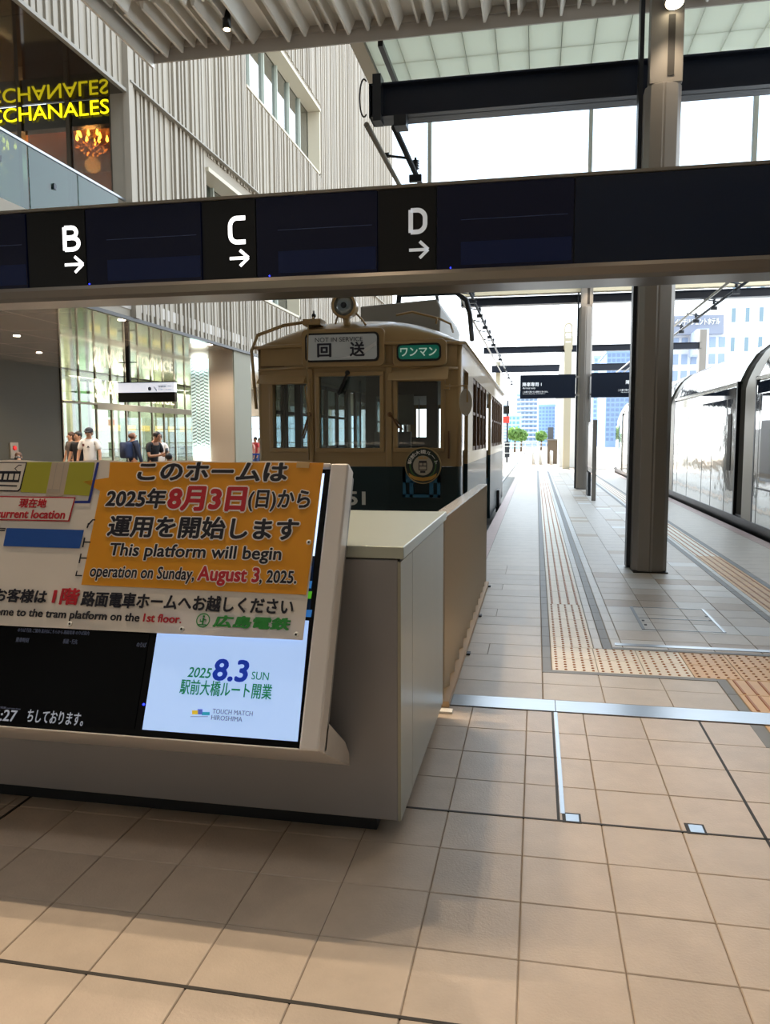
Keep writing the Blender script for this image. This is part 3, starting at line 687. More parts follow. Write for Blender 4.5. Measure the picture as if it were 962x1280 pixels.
# ---------------------------------------------------------------- kiosk cabinet
kc = empty('kiosk_cabinet', (-1.8, 3.45, 0), 'long grey metal kiosk counter with a flat pale top', 'kiosk')
KY0, KY1, KX0, KX1 = 2.80, 4.17, -4.6, -.487
box('body', (KX0, KY0, .08), (KX1-.012, KY1-.02, 1.095), KIOSK, kc, bevel=.004)
box('side_panel', (KX1-.012, KY0, .08), (KX1, KY0+.275, 1.088), KSIDE, kc); box('side_panel', (KX1-.012, KY0+.281, .08), (KX1, KY1-.02, 1.088), KSIDE, kc)
box('counter_top', (KX0, KY0-.004, 1.10), (KX1+.012, KY1+.02, 1.145), mat('counter_top', 'B5BDB4', .3, .35, noise=.02, nscale=3), kc, bevel=.004)
box('shadow_gap', (KX0, KY0+.008, 1.09), (KX1-.004, KY1-.03, 1.102), BLACK, kc)
box('plinth', (KX0, KY0+.07, 0), (KX1-.11, KY1-.1, .085), DSTEEL, kc)
# ---------------------------------------------------------------- sloping display attached to the cabinet
Bp = Vector((-.68, 2.357, .525)); Tp = Vector((-.68, 2.80, 1.452))
D = Frame(Bp, (1, 0, 0), Tp-Bp); DL = (Tp-Bp).length
dk = empty('information_display', (-2.2, 2.75, .29), 'large sloping information display with screens in a white metal frame', 'display')
fw = 3.35
def dbox(name, x0, x1, y0, y1, z0, z1, m, par, bevel=0): return MB().box((x0, y0, z0), (x1, y1, z1), D.T()).build(name, m, par, bevel=bevel)
_t = .075
SC_R = D.uv(413, 640)[0]; 
u_r = (D.uv(411, 590)[0]+D.uv(376, 935)[0])/2; v_b = D.uv(376, 936)[1]; v_t = D.uv(411, 586)[1]
ul = -2.75
dbox('frame_right', u_r, 0, 0, DL, -_t, .008, KIOSKW, dk, .008)
dbox('frame_bottom', -fw, u_r, 0, v_b, -_t, .008, KIOSKW, dk, .004)
dbox('frame_top', -fw, u_r, v_t, DL, -_t, .008, KIOSKW, dk, .004)
dbox('frame_left', -fw, ul, v_b, v_t, -_t, .008, KIOSKW, dk, .004)
dbox('back_shell', -fw+.02, -.01, .01, DL-.01, -_t-.05, -_t, KIOSK, dk)
dbox('screen_bezel', ul, u_r, v_b, v_t, -.03, -.004, mat('bezel_black', '06060A', .15, spec=.3), dk)
# wedge foot down to the cabinet face, and top bracket
bb_ = D.P(0, .0, .0); bk = D.P(0, .10, -_t-.05)
MB().prism([(bb_.y+.02, bb_.z-.005), (KY0+.005, .285), (KY0+.005, .33), (KY0-.06, .405), (bk.y, bk.z)], 'x', Bp.x-fw+.05, Bp.x-.01).build('support_wedge', KIOSKW, dk)
def scr(name, pts, m, z=0.0, par=None, th=.002):
    return poly(name, D, [D.uv(*p, off=z) for p in pts], z, m, par or dk, th)
SB = mat('screen_blue_white', 'A9C8F2', .2, emit=.62, ecol='A8C6F5', coat=.3)
SDK = mat('screen_off', '030408', .12, emit=.003, ecol='101020', spec=.25)
s1 = scr('screen', [(178, 912), (372, 927), (386, 776), (201, 762)], SB, -.003)
s2 = scr('screen', [(-170, 895), (168, 911), (192, 762), (-130, 740)], SDK, -.003)
SMAP = mat('screen_map', 'B4CBE8', .2, emit=1.3, ecol='B8CCE8')
s3 = scr('screen', [(212, 692), (393, 695), (405.5, 592), (222, 590)], SMAP, -.003)
s4 = scr('screen', [(204, 760), (387, 770), (393, 697), (212, 694)], mat('screen_rows', '122038', .2, emit=.05, ecol='2A4878'), -.003)
s5 = scr('screen', [(-130, 735), (192, 752), (214, 590), (-90, 588)], mat('screen_map_dim', '3A3C40', .2, emit=.05, ecol='8090A0'), -.003)
for ya, col in ((707, '2E4A86'), (726, '3C7EC0'), (739, '58B02A'), (762, '2E6EB4')):
    scr('screen_row', [(378, ya+9), (388.5, ya+9.4), (390, ya+.4), (379, ya)], mat('row_'+col, col, .3, emit=.5, ecol=col), -.0008, s4, .001)
def dtext(s, m, par, xa, xb, yt, yb, z=.002, ym=None, **kw):
    ym_ = (yt+yb)/2; xm_ = (xa+xb)/2
    a = D.uv(xa, ym_, z)[0]; b = D.uv(xb, ym_, z)[0]; u = D.uv(xm_, yt, z)[1]; d = D.uv(xm_, yb, z)[1]
    return text('lettering', s, m, par, D, a, b, d, u, z=z, **kw)
EM = lambda k, c, e=.35: mat(k, c, .4, emit=e, ecol=c)
GRN, BLU, GRY = EM('screen_green', '0E8A5C', .25), EM('screen_deep_blue', '1238B0', .35), EM('screen_grey', '708090', .2)
dtext('2025', GRN, s1, 235, 263, 834.5, 847, z=.0, bold=.01, shear=.15); dtext('8.3', BLU, s1, 267, 309, 825, 851, z=.0, bold=.03, shear=.06); dtext('SUN', GRN, s1, 314.5, 336, 840, 850, z=.0)
dtext('駅前大橋ルート開業', GRN, s1, 225, 340, 852, 871, z=.0, bold=.012)
dtext('TOUCH MATCH', GRY, s1, 265.5, 316, 887.5, 893.5, z=.0); dtext('HIROSHIMA', GRY, s1, 264, 303, 895, 901, z=.0)
for (xa, xb, ya, yb, c) in ((240, 248, 888, 893, 'E8C838'), (247, 253, 886.5, 893, '5A70D0'), (252, 262, 890, 894, '30A8C8'), (238, 260, 895.3, 896.2, '8898A8')):
    scr('logo_mark', [(xa, yb), (xb, yb), (xb, ya), (xa, ya)], EM('logo_'+c, c), .0, s1, .001)
WD = EM('screen_white_dim', 'A8B0C0', .25); WD2 = EM('screen_white_faint', '606880', .10)
dtext('ちしております。', WD, s2, 34, 105, 889, 905, z=.0, bold=.01); dtext('16:27', WD, s2, -13, 21, 887, 901, z=.0, bold=.01); dtext('現在時刻 current time', WD2, s2, -6, 26, 883.5, 886.5, z=.0)
dtext('のりば 行先 ご案内 案内はこちらから 路面電車 のりば案内', WD2, s2, 22, 112, 787, 792, z=.0)
dtext('発車時刻', WD2, s2, 20, 36, 797, 803, z=.0); dtext('系統・行先', WD2, s2, 79, 97, 799, 805, z=.0); dtext('のりば', WD2, s2, 171, 183, 803, 809, z=.0)
MB().ball(D.P(*D.uv(179.5, 880.5), .0), .004, 6).build('status_light', MATS['blue_led'], dk)
# ---------------------------------------------------------------- vinyl banner taped over the display
BO = .016
bn = empty('banner', tuple(D.P(-1.2, .45, BO)), 'wide printed vinyl banner in white and orange hung over the display', 'banner')
VW = mat('vinyl_white', 'EFE8E0', .35, transl=.18); VO = mat('vinyl_orange', 'F2AC30', .35, transl=.25, noise=.03, nscale=5)
VG = mat('vinyl_green', 'B4B440', .35, transl=.2); VR = mat('vinyl_red', 'B5202E', .4); VB = mat('vinyl_blue', '1E50A4', .38); VN = mat('vinyl_navy', '1C2F8C', .4); VK = mat('vinyl_black', '1A1A28', .4); VGY = mat('vinyl_grey', 'B0A498', .4); VRD = mat('vinyl_road', 'C4B6A6', .35, transl=.2); VGR = mat('vinyl_leaf_green', '2F8F3E', .4); VWH = mat('vinyl_outline', 'F6F0EA', .35)
tr_ = D.uv(405, 577, BO); br_ = D.uv(377, 800, BO)
bl_v = D.uv(0, 786, BO)[1]; 
L_ = -2.35
# base sheet with slight ripple on its edges
bs = MB(); nx, ny = 60, 14
u1 = (tr_[0]+br_[0])/2; vt = tr_[1]; vb = br_[1]
def rip(u, v):
    e = max(0, (v-(vt-.06))/.06)
    return .004*math.sin(u*23)*math.exp(-((v-vb)/.05)**2)+.003*math.sin(u*31+1)*e
vs = []
for zz in (0, .0014):
    for j in range(ny+1):
        for i in range(nx+1):
            u = L_+(u1-L_)*i/nx; tt_ = j/ny; vv = vb+(vt-vb)*tt_
            vs.append(D.P(u, vv+(0.004*math.sin(u*17) if j == ny else 0), BO+zz-.003+rip(u, vv)*.5))
N1 = (nx+1)*(ny+1)
fcs = [(o+j*(nx+1)+i, o+j*(nx+1)+i+1, o+(j+1)*(nx+1)+i+1, o+(j+1)*(nx+1)+i) for o in (0, N1) for j in range(ny) for i in range(nx)]
bs.add(vs, fcs, True); sheet = bs.build('sheet', VW, bn)
def ban(name, pts, m, z=BO+.0006, par=None, th=.0005): return scr(name, pts, m, z, par or sheet, th)
def rbtm(x, y): return (x, y)
ban('orange_field', [(101.5, 731), (382.5, 743.5), (404.5, 578.5), (137.5, 577.8), (136, 597), (103.5, 602), (125, 613.6)], VO)
def stripx(x, ya, yb):   # keep a point on the line that is vertical on the sheet
    return x
ban('green_field', [(25.5, 615), (112, 620), (118.5, 578), (33, 577.6)], VG)
ban('road', [(57, 620), (79, 620), (87, 578), (65, 578)], VRD, BO+.0010)
for a, b in ((71, 64.5), (80, 74)): ban('road_line', [(b, 612), (b+1, 612), (a+1, 578.5), (a, 578.5)], VGY, BO+.0014)
ban('road_line', [(59, 615), (75, 615.6), (75.6, 611.6), (59.6, 611)], VGY, BO+.0014)
ban('blue_line', [(109.5, 628), (112.5, 628.5), (124, 578), (121, 578)], VN, BO+.0012)
ban('blue_line', [(93, 629), (112, 629), (112.5, 626), (93.5, 626)], VN, BO+.0012)
# tram pictogram box
ban('icon_border', [(-40, 613), (23, 614.5), (26, 611), (34, 577.8), (-30, 577.2)], VK, BO+.0010); ban('icon_field', [(-39, 611.5), (22, 613), (24.5, 610.5), (32.3, 579), (-29, 578.4)], VW, BO+.0014)
for pts in ([(-20, 602), (22, 603), (23, 600), (-19, 599)], [(-24, 607), (21, 608.4), (21.6, 606.6), (-23, 605)], [(-12, 592), (25.6, 592.2), (26.4, 589), (-11, 588.8)], [(1, 601), (3.8, 601), (6, 590), (3.4, 590)], [(8, 601.5), (10, 601.5), (12.2, 590), (10.2, 590)], [(15.5, 601.5), (17.2, 601.5), (19.4, 590), (17.6, 590)], [(22, 603), (23.6, 603), (26.2, 590), (24.8, 590)]):
    ban('icon_stroke', pts, VK, BO+.0018)
for pts in ([(21, 589), (22, 589), (19, 585), (18, 585.5)], [(18, 585.8), (19, 585.8), (24, 581.6), (23, 581.2)], [(23, 582), (27, 582), (27, 581), (23, 581)]): ban('icon_stroke', pts, VK, BO+.0018)
ban('red_frame', [(-40, 649.5), (86.5, 652), (94.5, 621.5), (-34, 619.4)], VR, BO+.0010); ban('frame_field', [(-39, 648), (85, 650.4), (92.7, 623), (-33, 620.9)], VW, BO+.0014)
dtext('現在地', VR, sheet, 24.5, 58, 623.5, 634.5, z=BO+.0018, bold=.03); dtext('current location', VR, sheet, -4, 81.5, 637.5, 647.8, z=BO+.0018, bold=.025)
ban('blue_bar', [(4, 682.5), (99.5, 685.5), (105, 662.5), (8.5, 660)], VB, BO+.0010)
for pts in ([(-30, 661), (7, 661.5), (7.2, 660), (-30, 659.5)], [(-20, 600+63), (6, 664), (6.2, 662.6), (-20, 662)]): ban('black_rule', pts, VK, BO+.0010)
for (xa, ya) in ((105.5, 672), (101, 692)):
    ban('bracket_mark', [(xa-3, ya+12), (xa-1.3, ya+12), (xa+1.2, ya), (xa-.6, ya)], VK, BO+.001); ban('bracket_mark', [(xa-.5, ya+6.4), (xa+7.4, ya+6.6), (xa+7.7, ya+4.9), (xa-.2, ya+4.8)], VK, BO+.001)
for pts in ([(94, 720), (102.4, 720.4), (102.7, 718.8), (94.3, 718.5)], [(94, 720), (95.6, 720), (97, 713.5), (95.6, 713.5)], [(108, 660), (109.8, 660), (111.6, 654), (110, 653.6)], [(110, 655), (111.4, 656), (116.6, 650), (115.4, 649)], [(115.4, 650.6), (119, 650.6), (119.3, 649), (115.6, 649)]): ban('bracket_mark', pts, VK, BO+.001)
OZ = BO+.0024
kw = dict(outline=.05, om=VWH, th=.0006)
dtext('このホームは', VK, sheet, 173.5, 358.5, 578.5, 600.5, z=OZ, bold=.035, **kw)
dtext('2025年', VK, sheet, 134, 207, 611, 634.5, z=OZ, bold=.035, **kw)
dtext('8月3日', VR, sheet, 211.5, 306.5, 609, 638, z=OZ, bold=.045, **kw)
dtext('(日)から', VK, sheet, 311, 387, 613, 639, z=OZ, bold=.03, **kw)
dtext('運用を開始します', VK, sheet, 136, 372.5, 646.5, 673, z=OZ, bold=.032, **kw)
dtext('This platform will begin', VK, sheet, 136.5, 351.5, 681.5, 702, z=OZ, bold=.022, **kw)
dtext('operation on Sunday,', VK, sheet, 112.5, 243, 708, 727.5, z=OZ, bold=.022, **kw)
dtext('August 3', VR, sheet, 247.5, 323.5, 709, 732, z=OZ, bold=.035, **kw)
dtext(', 2025.', VK, sheet, 325, 370.5, 713.5, 731, z=OZ, bold=.025, **kw)
dtext('お客様は', VK, sheet, -6, 58.5, 736.5, 753, z=BO+.0012, bold=.028); dtext('1階', VR, sheet, 67, 98.5, 735.5, 755.5, z=BO+.0012, bold=.03)
dtext('路面電車ホームへお越しください', VK, sheet, 101.5, 367, 744, 763, z=BO+.0012, bold=.028)
dtext('Please come to the tram platform on the', VK, sheet, -48, 175, 762, 775, z=BO+.0012, bold=.018); dtext('1st floor.', VR, sheet, 179.5, 227, 768, 778, z=BO+.0012, bold=.022)
dtext('広島電鉄', VGR, sheet, 267, 361, 771, 785.5, z=BO+.0012, bold=.045, shear=.2)
cu_, cv_ = D.uv(254, 775.5, BO); rr_ = .026; ringp = [(rr_*math.cos(2*math.pi*i/24), rr_*math.sin(2*math.pi*i/24)) for i in range(24)]
b = MB()
for i in range(24):
    a, c = ringp[i], ringp[(i+1) % 24]; b.add([D.P(cu_+a[0], cv_+a[1], BO+.002), D.P(cu_+c[0], cv_+c[1], BO+.002), D.P(cu_+c[0]*.85, cv_+c[1]*.85, BO+.002), D.P(cu_+a[0]*.85, cv_+a[1]*.85, BO+.002)], [(0, 1, 2, 3)])
for x0_, x1_, y0_, y1_ in ((-.003, .003, -.018, .010), (-.016, .016, -.018, -.014), (-.012, -.003, -.006, -.002), (.003, .012, .000, .004), (-.012, -.009, -.006, .004), (.009, .012, -.006, .004)):
    b.add([D.P(cu_+x0_, cv_+y0_, BO+.002), D.P(cu_+x1_, cv_+y0_, BO+.002), D.P(cu_+x1_, cv_+y1_, BO+.002), D.P(cu_+x0_, cv_+y1_, BO+.002)], [(0, 1, 2, 3)])
b.ball(D.P(cu_, cv_+.015, BO+.002), .004, 8); b.build('round_logo', VGR, sheet)
for p in ((87.5, 780), (227, 786.5), (370, 793.5), (386, 678), (-55, 775)):
    u, v = D.uv(*p, off=BO); MB().lathe([(.004, 0), (.010, 0), (.0085, .003), (.004, .003)], D.P(u, v, BO+.001), ax=D.n, n=16).build('eyelet', WHITE, bn)
    MB().lathe([(.0042, 0), (.0042, .0032)], D.P(u, v, BO+.001), ax=D.n, n=10).build('eyelet_hole', BLACK, bn)
ban('tape_strip', [(370, 584.5), (386, 585), (387, 577.8), (371, 577.2)], mat('tape', 'E0C490', .15, transl=.3), BO+.003, bn)
# ---------------------------------------------------------------- folding partition fence
fc = empty('partition_fence', (-.53, 6.2, 0), 'pale corrugated folding partition running back from the kiosk', 'partition')
ya, yb, nsl = 4.28, 8.05, 26
for i in range(nsl):
    y0 = ya+(yb-ya)*i/nsl; y1 = ya+(yb-ya)*(i+1)/nsl; s = .036 if i % 2 else -.036
    x0 = -.535-s+.03*(i/nsl)*0; x1 = -.535+s; z1_ = 1.10-.045*(i/nsl)
    b = MB(); b.add([(x0-.006, y0, .045), (x0+.006, y0, .045), (x1+.006, y1, .045), (x1-.006, y1, .045), (x0-.006, y0, z1_), (x0+.006, y0, z1_), (x1+.006, y1, z1_), (x1-.006, y1, z1_)],
                    [(0, 1, 2, 3), (4, 5, 6, 7), (0, 1, 5, 4), (1, 2, 6, 5), (2, 3, 7, 6), (3, 0, 4, 7)])
    b.build('slat', mat('fence_slat', 'CCC0AE', .3, .35), fc)
MB().add([(-.575, ya, 1.098), (-.495, ya, 1.098), (-.495, yb, 1.053), (-.575, yb, 1.053), (-.575, ya, 1.11), (-.495, ya, 1.11), (-.495, yb, 1.065), (-.575, yb, 1.065)], [(0, 1, 2, 3), (4, 5, 6, 7), (0, 1, 5, 4), (1, 2, 6, 5), (2, 3, 7, 6), (3, 0, 4, 7)]).build('top_rail', mat('fence_rail', 'D8D2C8', .25, .5), fc)
box('base_rail', (-.60, ya, .012), (-.465, yb, .045), mat('fence_base', 'C9A982', .5), fc)
for yy in (4.2, 5.4, 6.6, 7.95): box('foot', (-.62, yy, .0), (-.44, yy+.06, .014), WHITE if yy < 5 else DSTEEL, fc)
# ---------------------------------------------------------------- old cream and green tram
TX0, TX1, TY0, TY1 = -3.36, -.86, 9.0, 20.6; TC = (TX0+TX1)/2
tm = empty('old_tram', (TC, 14, -.33), 'old cream and dark green tram with a round roof headlight', 'tram')
GZ, WZ0, WZ1, CZ, EZ = 1.205, 1.424, 2.27, 2.42, 2.64
TF = facing(TY0)
# front : centre wall and two slightly swept side walls, each with its window opening
def wall_piece(name, x0, x1, hole, y0, y1, z0, z1, m, par, th=.07):
    """upright wall from (x0,y0) to (x1,y1) with a window hole hx0..hx1, hz0..hz1"""
    b = MB()
    L = math.hypot(x1-x0, y1-y0); ux, uy = (x1-x0)/L, (y1-y0)/L
    T = Matrix(((ux, -uy, 0, x0), (uy, ux, 0, y0), (0, 0, 1, 0), (0, 0, 0, 1)))
    if hole:
        a, c, d, e = hole; a = (a-x0)/(x1-x0)*L; c = (c-x0)/(x1-x0)*L
        b.box((0, 0, z0), (L, th, d), T).box((0, 0, e), (L, th, z1), T).box((0, 0, d), (a, th, e), T).box((c, 0, d), (L, th, e), T)
    else: b.box((0, 0, z0), (L, th, z1), T)
    o = b.build(name, m, par); return o, T, L
HC = (-2.545, -1.81, WZ0, WZ1); HL = (-3.15, -2.70, WZ0, 2.19); HR = (-1.60, -1.10, WZ0, 2.20)
wc_, _, _ = wall_piece('front_wall', -2.66, -1.70, HC, TY0, TY0, GZ, EZ, CREAM, tm)
wl_, TLm, _ = wall_piece('front_wall', TX0+.03, -2.66, HL, TY0+.10, TY0, GZ, EZ, CREAM, tm)
wr_, TRm, _ = wall_piece('front_wall', -1.70, TX1-.03, HR, TY0, TY0+.10, GZ, EZ, CREAM, tm)
for a, b_, ya_, yb_ in ((-2.66, -1.70, TY0, TY0), (TX0+.03, -2.66, TY0+.1, TY0), (-1.70, TX1-.03, TY0, TY0+.1)):
    wall_piece('front_apron', a, b_, None, ya_, yb_, -.02, GZ-.002, GREEN, tm, .08)
MB().tube([(TX0+.045, TY0+.14, -.02), (TX0+.045, TY0+.14, EZ)], .045, 10).build('corner_post', CREAM, tm)
MB().tube([(TX1-.045, TY0+.14, GZ), (TX1-.045, TY0+.14, EZ)], .045, 10).build('corner_post', CREAM, tm)
MB().tube([(TX1-.045, TY0+.14, -.02), (TX1-.045, TY0+.14, GZ)], .045, 10).build('corner_post', GREEN, tm)
box('belt_moulding', (-2.66, TY0-.012, 1.30), (-1.70, TY0+.01, 1.325), CREAM, tm)
# mouldings round each window
def wframe(x0, x1, z0, z1, Y, m, par, w=.05, d=.03, sl=0):
    b = MB()
    def P(a, b2, c, e): return None
    for a, c, e, f in ((x0-w, x1+w, z0-w, z0), (x0-w, x1+w, z1, z1+w), (x0-w, x0, z0, z1), (x1, x1+w, z0, z1)):
        b.add([(a, Y+sl*(a-x0)-d, e), (c, Y+sl*(c-x0)-d, e), (c, Y+sl*(c-x0)+.02, e), (a, Y+sl*(a-x0)+.02, e), (a, Y+sl*(a-x0)-d, f), (c, Y+sl*(c-x0)-d, f), (c, Y+sl*(c-x0)+.02, f), (a, Y+sl*(a-x0)+.02, f)],
              [(0, 1, 2, 3), (4, 5, 6, 7), (0, 1, 5, 4), (1, 2, 6, 5), (2, 3, 7, 6), (3, 0, 4, 7)])
    return b.build('window_frame', m, par, bevel=.006)
wframe(HC[0], HC[1], HC[2], HC[3], TY0, CREAM, wc_); s_ = .1/.67; s2_ = .1/.81
wframe(HL[0], HL[1], HL[2], HL[3], TY0+.1-s_*(HL[0]-TX0-.03), CREAM, wl_, sl=-s_); wframe(HR[0], HR[1], HR[2], HR[3], TY0+s2_*(HR[0]+1.70), CREAM, wr_, sl=s2_)
TG = glass('tram_glass', 'DCE8E8', .05, .85)
box('pane', (HC[0], TY0+.03, HC[2]), (HC[1], TY0+.036, HC[3]), TG, wc_)
MB().add([(HL[0], TY0+.11, HL[2]), (HL[1], TY0+.04, HL[2]), (HL[1], TY0+.04, HL[3]), (HL[0], TY0+.11, HL[3])], [(0, 1, 2, 3)]).build('pane', TG, wl_)
MB().add([(HR[0], TY0+.05, HR[2]), (HR[1], TY0+.11, HR[2]), (HR[1], TY0+.11, HR[3]), (HR[0], TY0+.05, HR[3])], [(0, 1, 2, 3)]).build('pane', TG, wr_)
# vertical pilasters between the windows and the drip rail over them
for xx in (-2.66, -1.70): box('pilaster', (xx-.035, TY0-.02, GZ), (xx+.035, TY0+.01, 2.36), CREAM, tm, bevel=.005)
MB().tube([(TX0+.03, TY0+.07, 2.37), (-2.7, TY0-.02, 2.385), (-2.1, TY0-.035, 2.40), (-1.7, TY0-.02, 2.385), (TX1-.04, TY0+.07, 2.34)], .018, 8).build('drip_rail', CREAM, tm)
# sun visors over side windows
for x0, x1, z0, z1, yy in ((-3.32, -2.72, 2.20, 2.30, TY0+.04), (-1.70, -1.0, 2.215, 2.345, TY0+.0)):
    MB().add([(x0, yy+.03, z1), (x1, yy, z1), (x1, yy-.13, z0), (x0, yy-.10, z0), (x0, yy+.04, z1+.008), (x1, yy+.01, z1+.008), (x1, yy-.13, z0-.008), (x0, yy-.10, z0-.008)], [(0, 1, 2, 3), (4, 5, 6, 7), (0, 1, 5, 4), (1, 2, 6, 5), (2, 3, 7, 6), (3, 0, 4, 7)]).build('sun_visor', mat('visor', 'B59C74', .3, coat=.4), tm)
# roof : lofted arc, front dome
def roof_z(x, k): t_ = abs((x-TC)/1.29); return EZ+.345*k*(1-t_**2.6)
b = MB(); rows = [(TY0-.06, .0), (TY0-.05, .30), (TY0+.05, .62), (TY0+.25, .86), (TY0+.6, 1.0), (TY1-.3, 1.0), (TY1, .5), (TY1+.02, 0)]
nx = 24; vs = []
for y_, k in rows:
    for i in range(nx+1):
        x = TC-1.29+2.58*i/nx; sw = .16*abs((x-TC)/1.29)**3 if y_ < TY0+1 else 0
        vs.append((x, y_+sw, roof_z(x, k)))
b.add(vs, [(j*(nx+1)+i, j*(nx+1)+i+1, (j+1)*(nx+1)+i+1, (j+1)*(nx+1)+i) for j in range(len(rows)-1) for i in range(nx)], True)
b.add([(TC-1.29, TY0+.1, EZ-.02), (TC+1.29, TY0+.1, EZ-.02), (TC+1.29, TY1, EZ-.02), (TC-1.29, TY1, EZ-.02)], [(0, 1, 2, 3)])
b.build('roof', CREAM, tm)
b = MB(); pts = [(TC-1.29+2.58*i/nx, TY0-.07+.16*abs((-1.29+2.58*i/nx)/1.29)**3, EZ-.005) for i in range(nx+1)]; b.tube(pts, .022, 6)
b.tube([(TX1+.03, TY0+.1, EZ), (TX1+.03, TY1, EZ)], .02, 6); b.tube([(TX0-.03, TY0+.1, EZ), (TX0-.03, TY1, EZ)], .02, 6); b.build('gutter', CREAM, tm)
# roof headlight
hl = Vector((-2.235, TY0-.02, 3.09))
h = MB().lathe([(.02, .36), (.08, .34), (.125, .22), (.140, .05), (.150, .02), (.150, -.02), (.125, -.03), (.118, -.005)], hl, ax=(0, 1, 0), n=28).build('headlight', CREAM, tm)
MB().lathe([(.001, -.012), (.05, -.014), (.118, -.008), (.118, 0)], hl, ax=(0, 1, 0), n=28).build('lens', mat('lens', '8E9AA0', .12, .6, bump=.4, bscale=60), h)
MB().lathe([(.02, -.02), (.035, -.016)], hl, ax=(0, 1, 0), n=12).build('bulb_shield', DSTEEL, h)
MB().tube([hl+Vector((0, .1, -.12)), hl+Vector((.02, .12, -.24))], .045).tube([hl+Vector((.12, .12, -.08)), hl+Vector((.2, .1, -.16)), hl+Vector((.24, .1, -.22))], .012).tube([hl+Vector((-.1, .1, -.1)), hl+Vector((-.13, .1, -.2))], .012).build('bracket', CREAM, h)
# destination blind
def blind(xa, xb, za, zb, face, frame_m, surround, Y, nm):
    o = MB().prism(rrect(xa-.05, xb+.06, za-.055, zb+.05, .06), 'y', Y-.075, Y+.02).build(nm, surround, tm, bevel=.006)
    MB().prism(rrect(xa, xb, za, zb, .055), 'y', Y-.095, Y-.07).build('rubber_frame', frame_m, o)
    MB().prism(rrect(xa+.022, xb-.022, za+.022, zb-.022, .04), 'y', Y-.099, Y-.09).build('blind_glass', face, o); return o
db = blind(-2.685, -1.80, 2.43, 2.765, mat('blind_white', 'A9AEAE', .25, emit=.05, coat=.4), RUBBER, CREAM, TY0-.02, 'destination_box')
FD = facing(TY0-.119-.0005)
text('lettering', 'NOT IN SERVICE', VK, db, FD, -2.56, -1.99, 2.66, 2.71, z=.001, bold=.0, th=.002)
text('lettering', '回', VK, db, FD, -2.53, -2.37, 2.49, 2.64, z=.001, bold=.035, th=.002); text('lettering', '送', VK, db, FD, -2.14, -1.97, 2.49, 2.65, z=.001, bold=.03, th=.002)
poly('pale_swoosh', FD, [(-2.35, 2.46), (-2.15, 2.475), (-1.95, 2.53), (-1.83, 2.61), (-1.83, 2.655), (-1.97, 2.57), (-2.12, 2.50), (-2.3, 2.463)], 0.0, mat('swoosh', 'C8CCCC', .3), db)
ob = blind(-1.60, -1.085, 2.425, 2.625, mat('blind_green', '0F7F6A', .3, emit=.10, coat=.4), RUBBER, CREAM, TY0+.03, 'one_man_box')
FD2 = facing(TY0+.03-.099-.0005); text('lettering', 'ワンマン', mat('blind_letters', 'D8F0E4', .4, emit=.15), ob, FD2, -1.555, -1.135, 2.48, 2.575, z=.001, bold=.02, th=.002)
box('front_seam', (TX0+.06, TY0+.05, 2.40), (-2.72, TY0+.07, 2.41), WOOD, tm)
# number, wipers, mirror, handle, cord
NUM = mat('number_white', 'C8CCC8', .5)
p = onY(419, 631, TY0-.003); q = onY(446, 615, TY0-.003); 
text('fleet_number', '65', NUM, tm, facing(TY0), p.x, q.x, onY(440, 631, TY0).z, onY(440, 614.5, TY0).z, z=.002, bold=.025)
p = onY(454.5, 631, TY0); box('fleet_number', (p.x-.022, TY0-.004, p.z), (p.x+.022, TY0, onY(454, 614.5, TY0).z), NUM, tm)
def wiper(a, b_, nm='wiper', m=RUBBER, par=None):
    t_ = MB().tube([a, b_], .014, 6); d = Vector(b_)-Vector(a)
    t_.tube([Vector(a)+d*.35+Vector((.03, -.02, 0)), Vector(b_)+d*.12+Vector((.03, -.02, 0))], .009, 5).ball(a, .03, 8); return t_.build(nm, m, par or tm)
a = onY(434, 466, TY0-.06); b_ = onY(422, 492, TY0-.05); wiper(a, b_)
a = onY(386, 518, TY0-.05); b_ = onY(378, 545, TY0-.03); wiper(a, b_, m=mat('wiper_tan', '6A4A2A', .5)); a = onY(487, 518, TY0-.03); b_ = onY(499, 535, TY0-.03); wiper(a, b_, m=MATS['wiper_tan'])
mp = onY(582, 503, TY0-.05)
mo = MB().prism([(mp.x+.075*math.cos(2*math.pi*i/24)*(1), mp.z+.155*math.sin(2*math.pi*i/24)) for i in range(24)], 'y', TY0-.07, TY0-.04).build('side_mirror', mat('mirror_back', 'A9A498', .35, .3), tm, bevel=.008)
pa = onY(558, 483, TY0-.02); MB().tube([(pa.x, TY0+.05, pa.z), (pa.x, TY0-.09, pa.z), (mp.x+.02, TY0-.09, pa.z), (mp.x+.02, TY0-.09, mp.z+.0)], .012, 6).box((pa.x-.05, TY0-.02, pa.z-.03), (pa.x+.03, TY0+.08, pa.z+.03)).build('mirror_arm', CREAM, mo)
box('lever', (mp.x-.21, TY0+.0, 1.30), (mp.x-.19, TY0+.06, 1.62), WOOD, tm)
cp = [onY(a, b, TY0-.12) for a, b in ((392, 396), (385, 405), (384, 452), (384, 480), (381, 484), (386, 520), (386, 575))]
MB().tube(cp, .009, 6).build('cord', mat('cord', '8C7650', .7), tm)
cb = onY(392, 398, TY0+.1); MB().box((cb.x-.11, TY0+.0, 2.88), (cb.x+.11, TY0+.25, 2.95)).build('roof_cap', CREAM, tm); MB().ball((cb.x, TY0+.1, 3.0), .03, 8).tube([(cb.x, TY0+.1, 2.94), (cb.x, TY0+.1, 3.06)], .01, 6).build('roof_knob', BLACK, tm)
MB().tube([(TX0-.02, TY0+.1, 1.9), (TX0-.05, TY0+.05, 2.6), (TX0+.04, TY0+.02, 2.78), (TX0+.35, TY0+.1, 2.90), (-2.65, TY0+.2, 2.96)], .022, 6).build('cable_conduit', CREAM, tm)
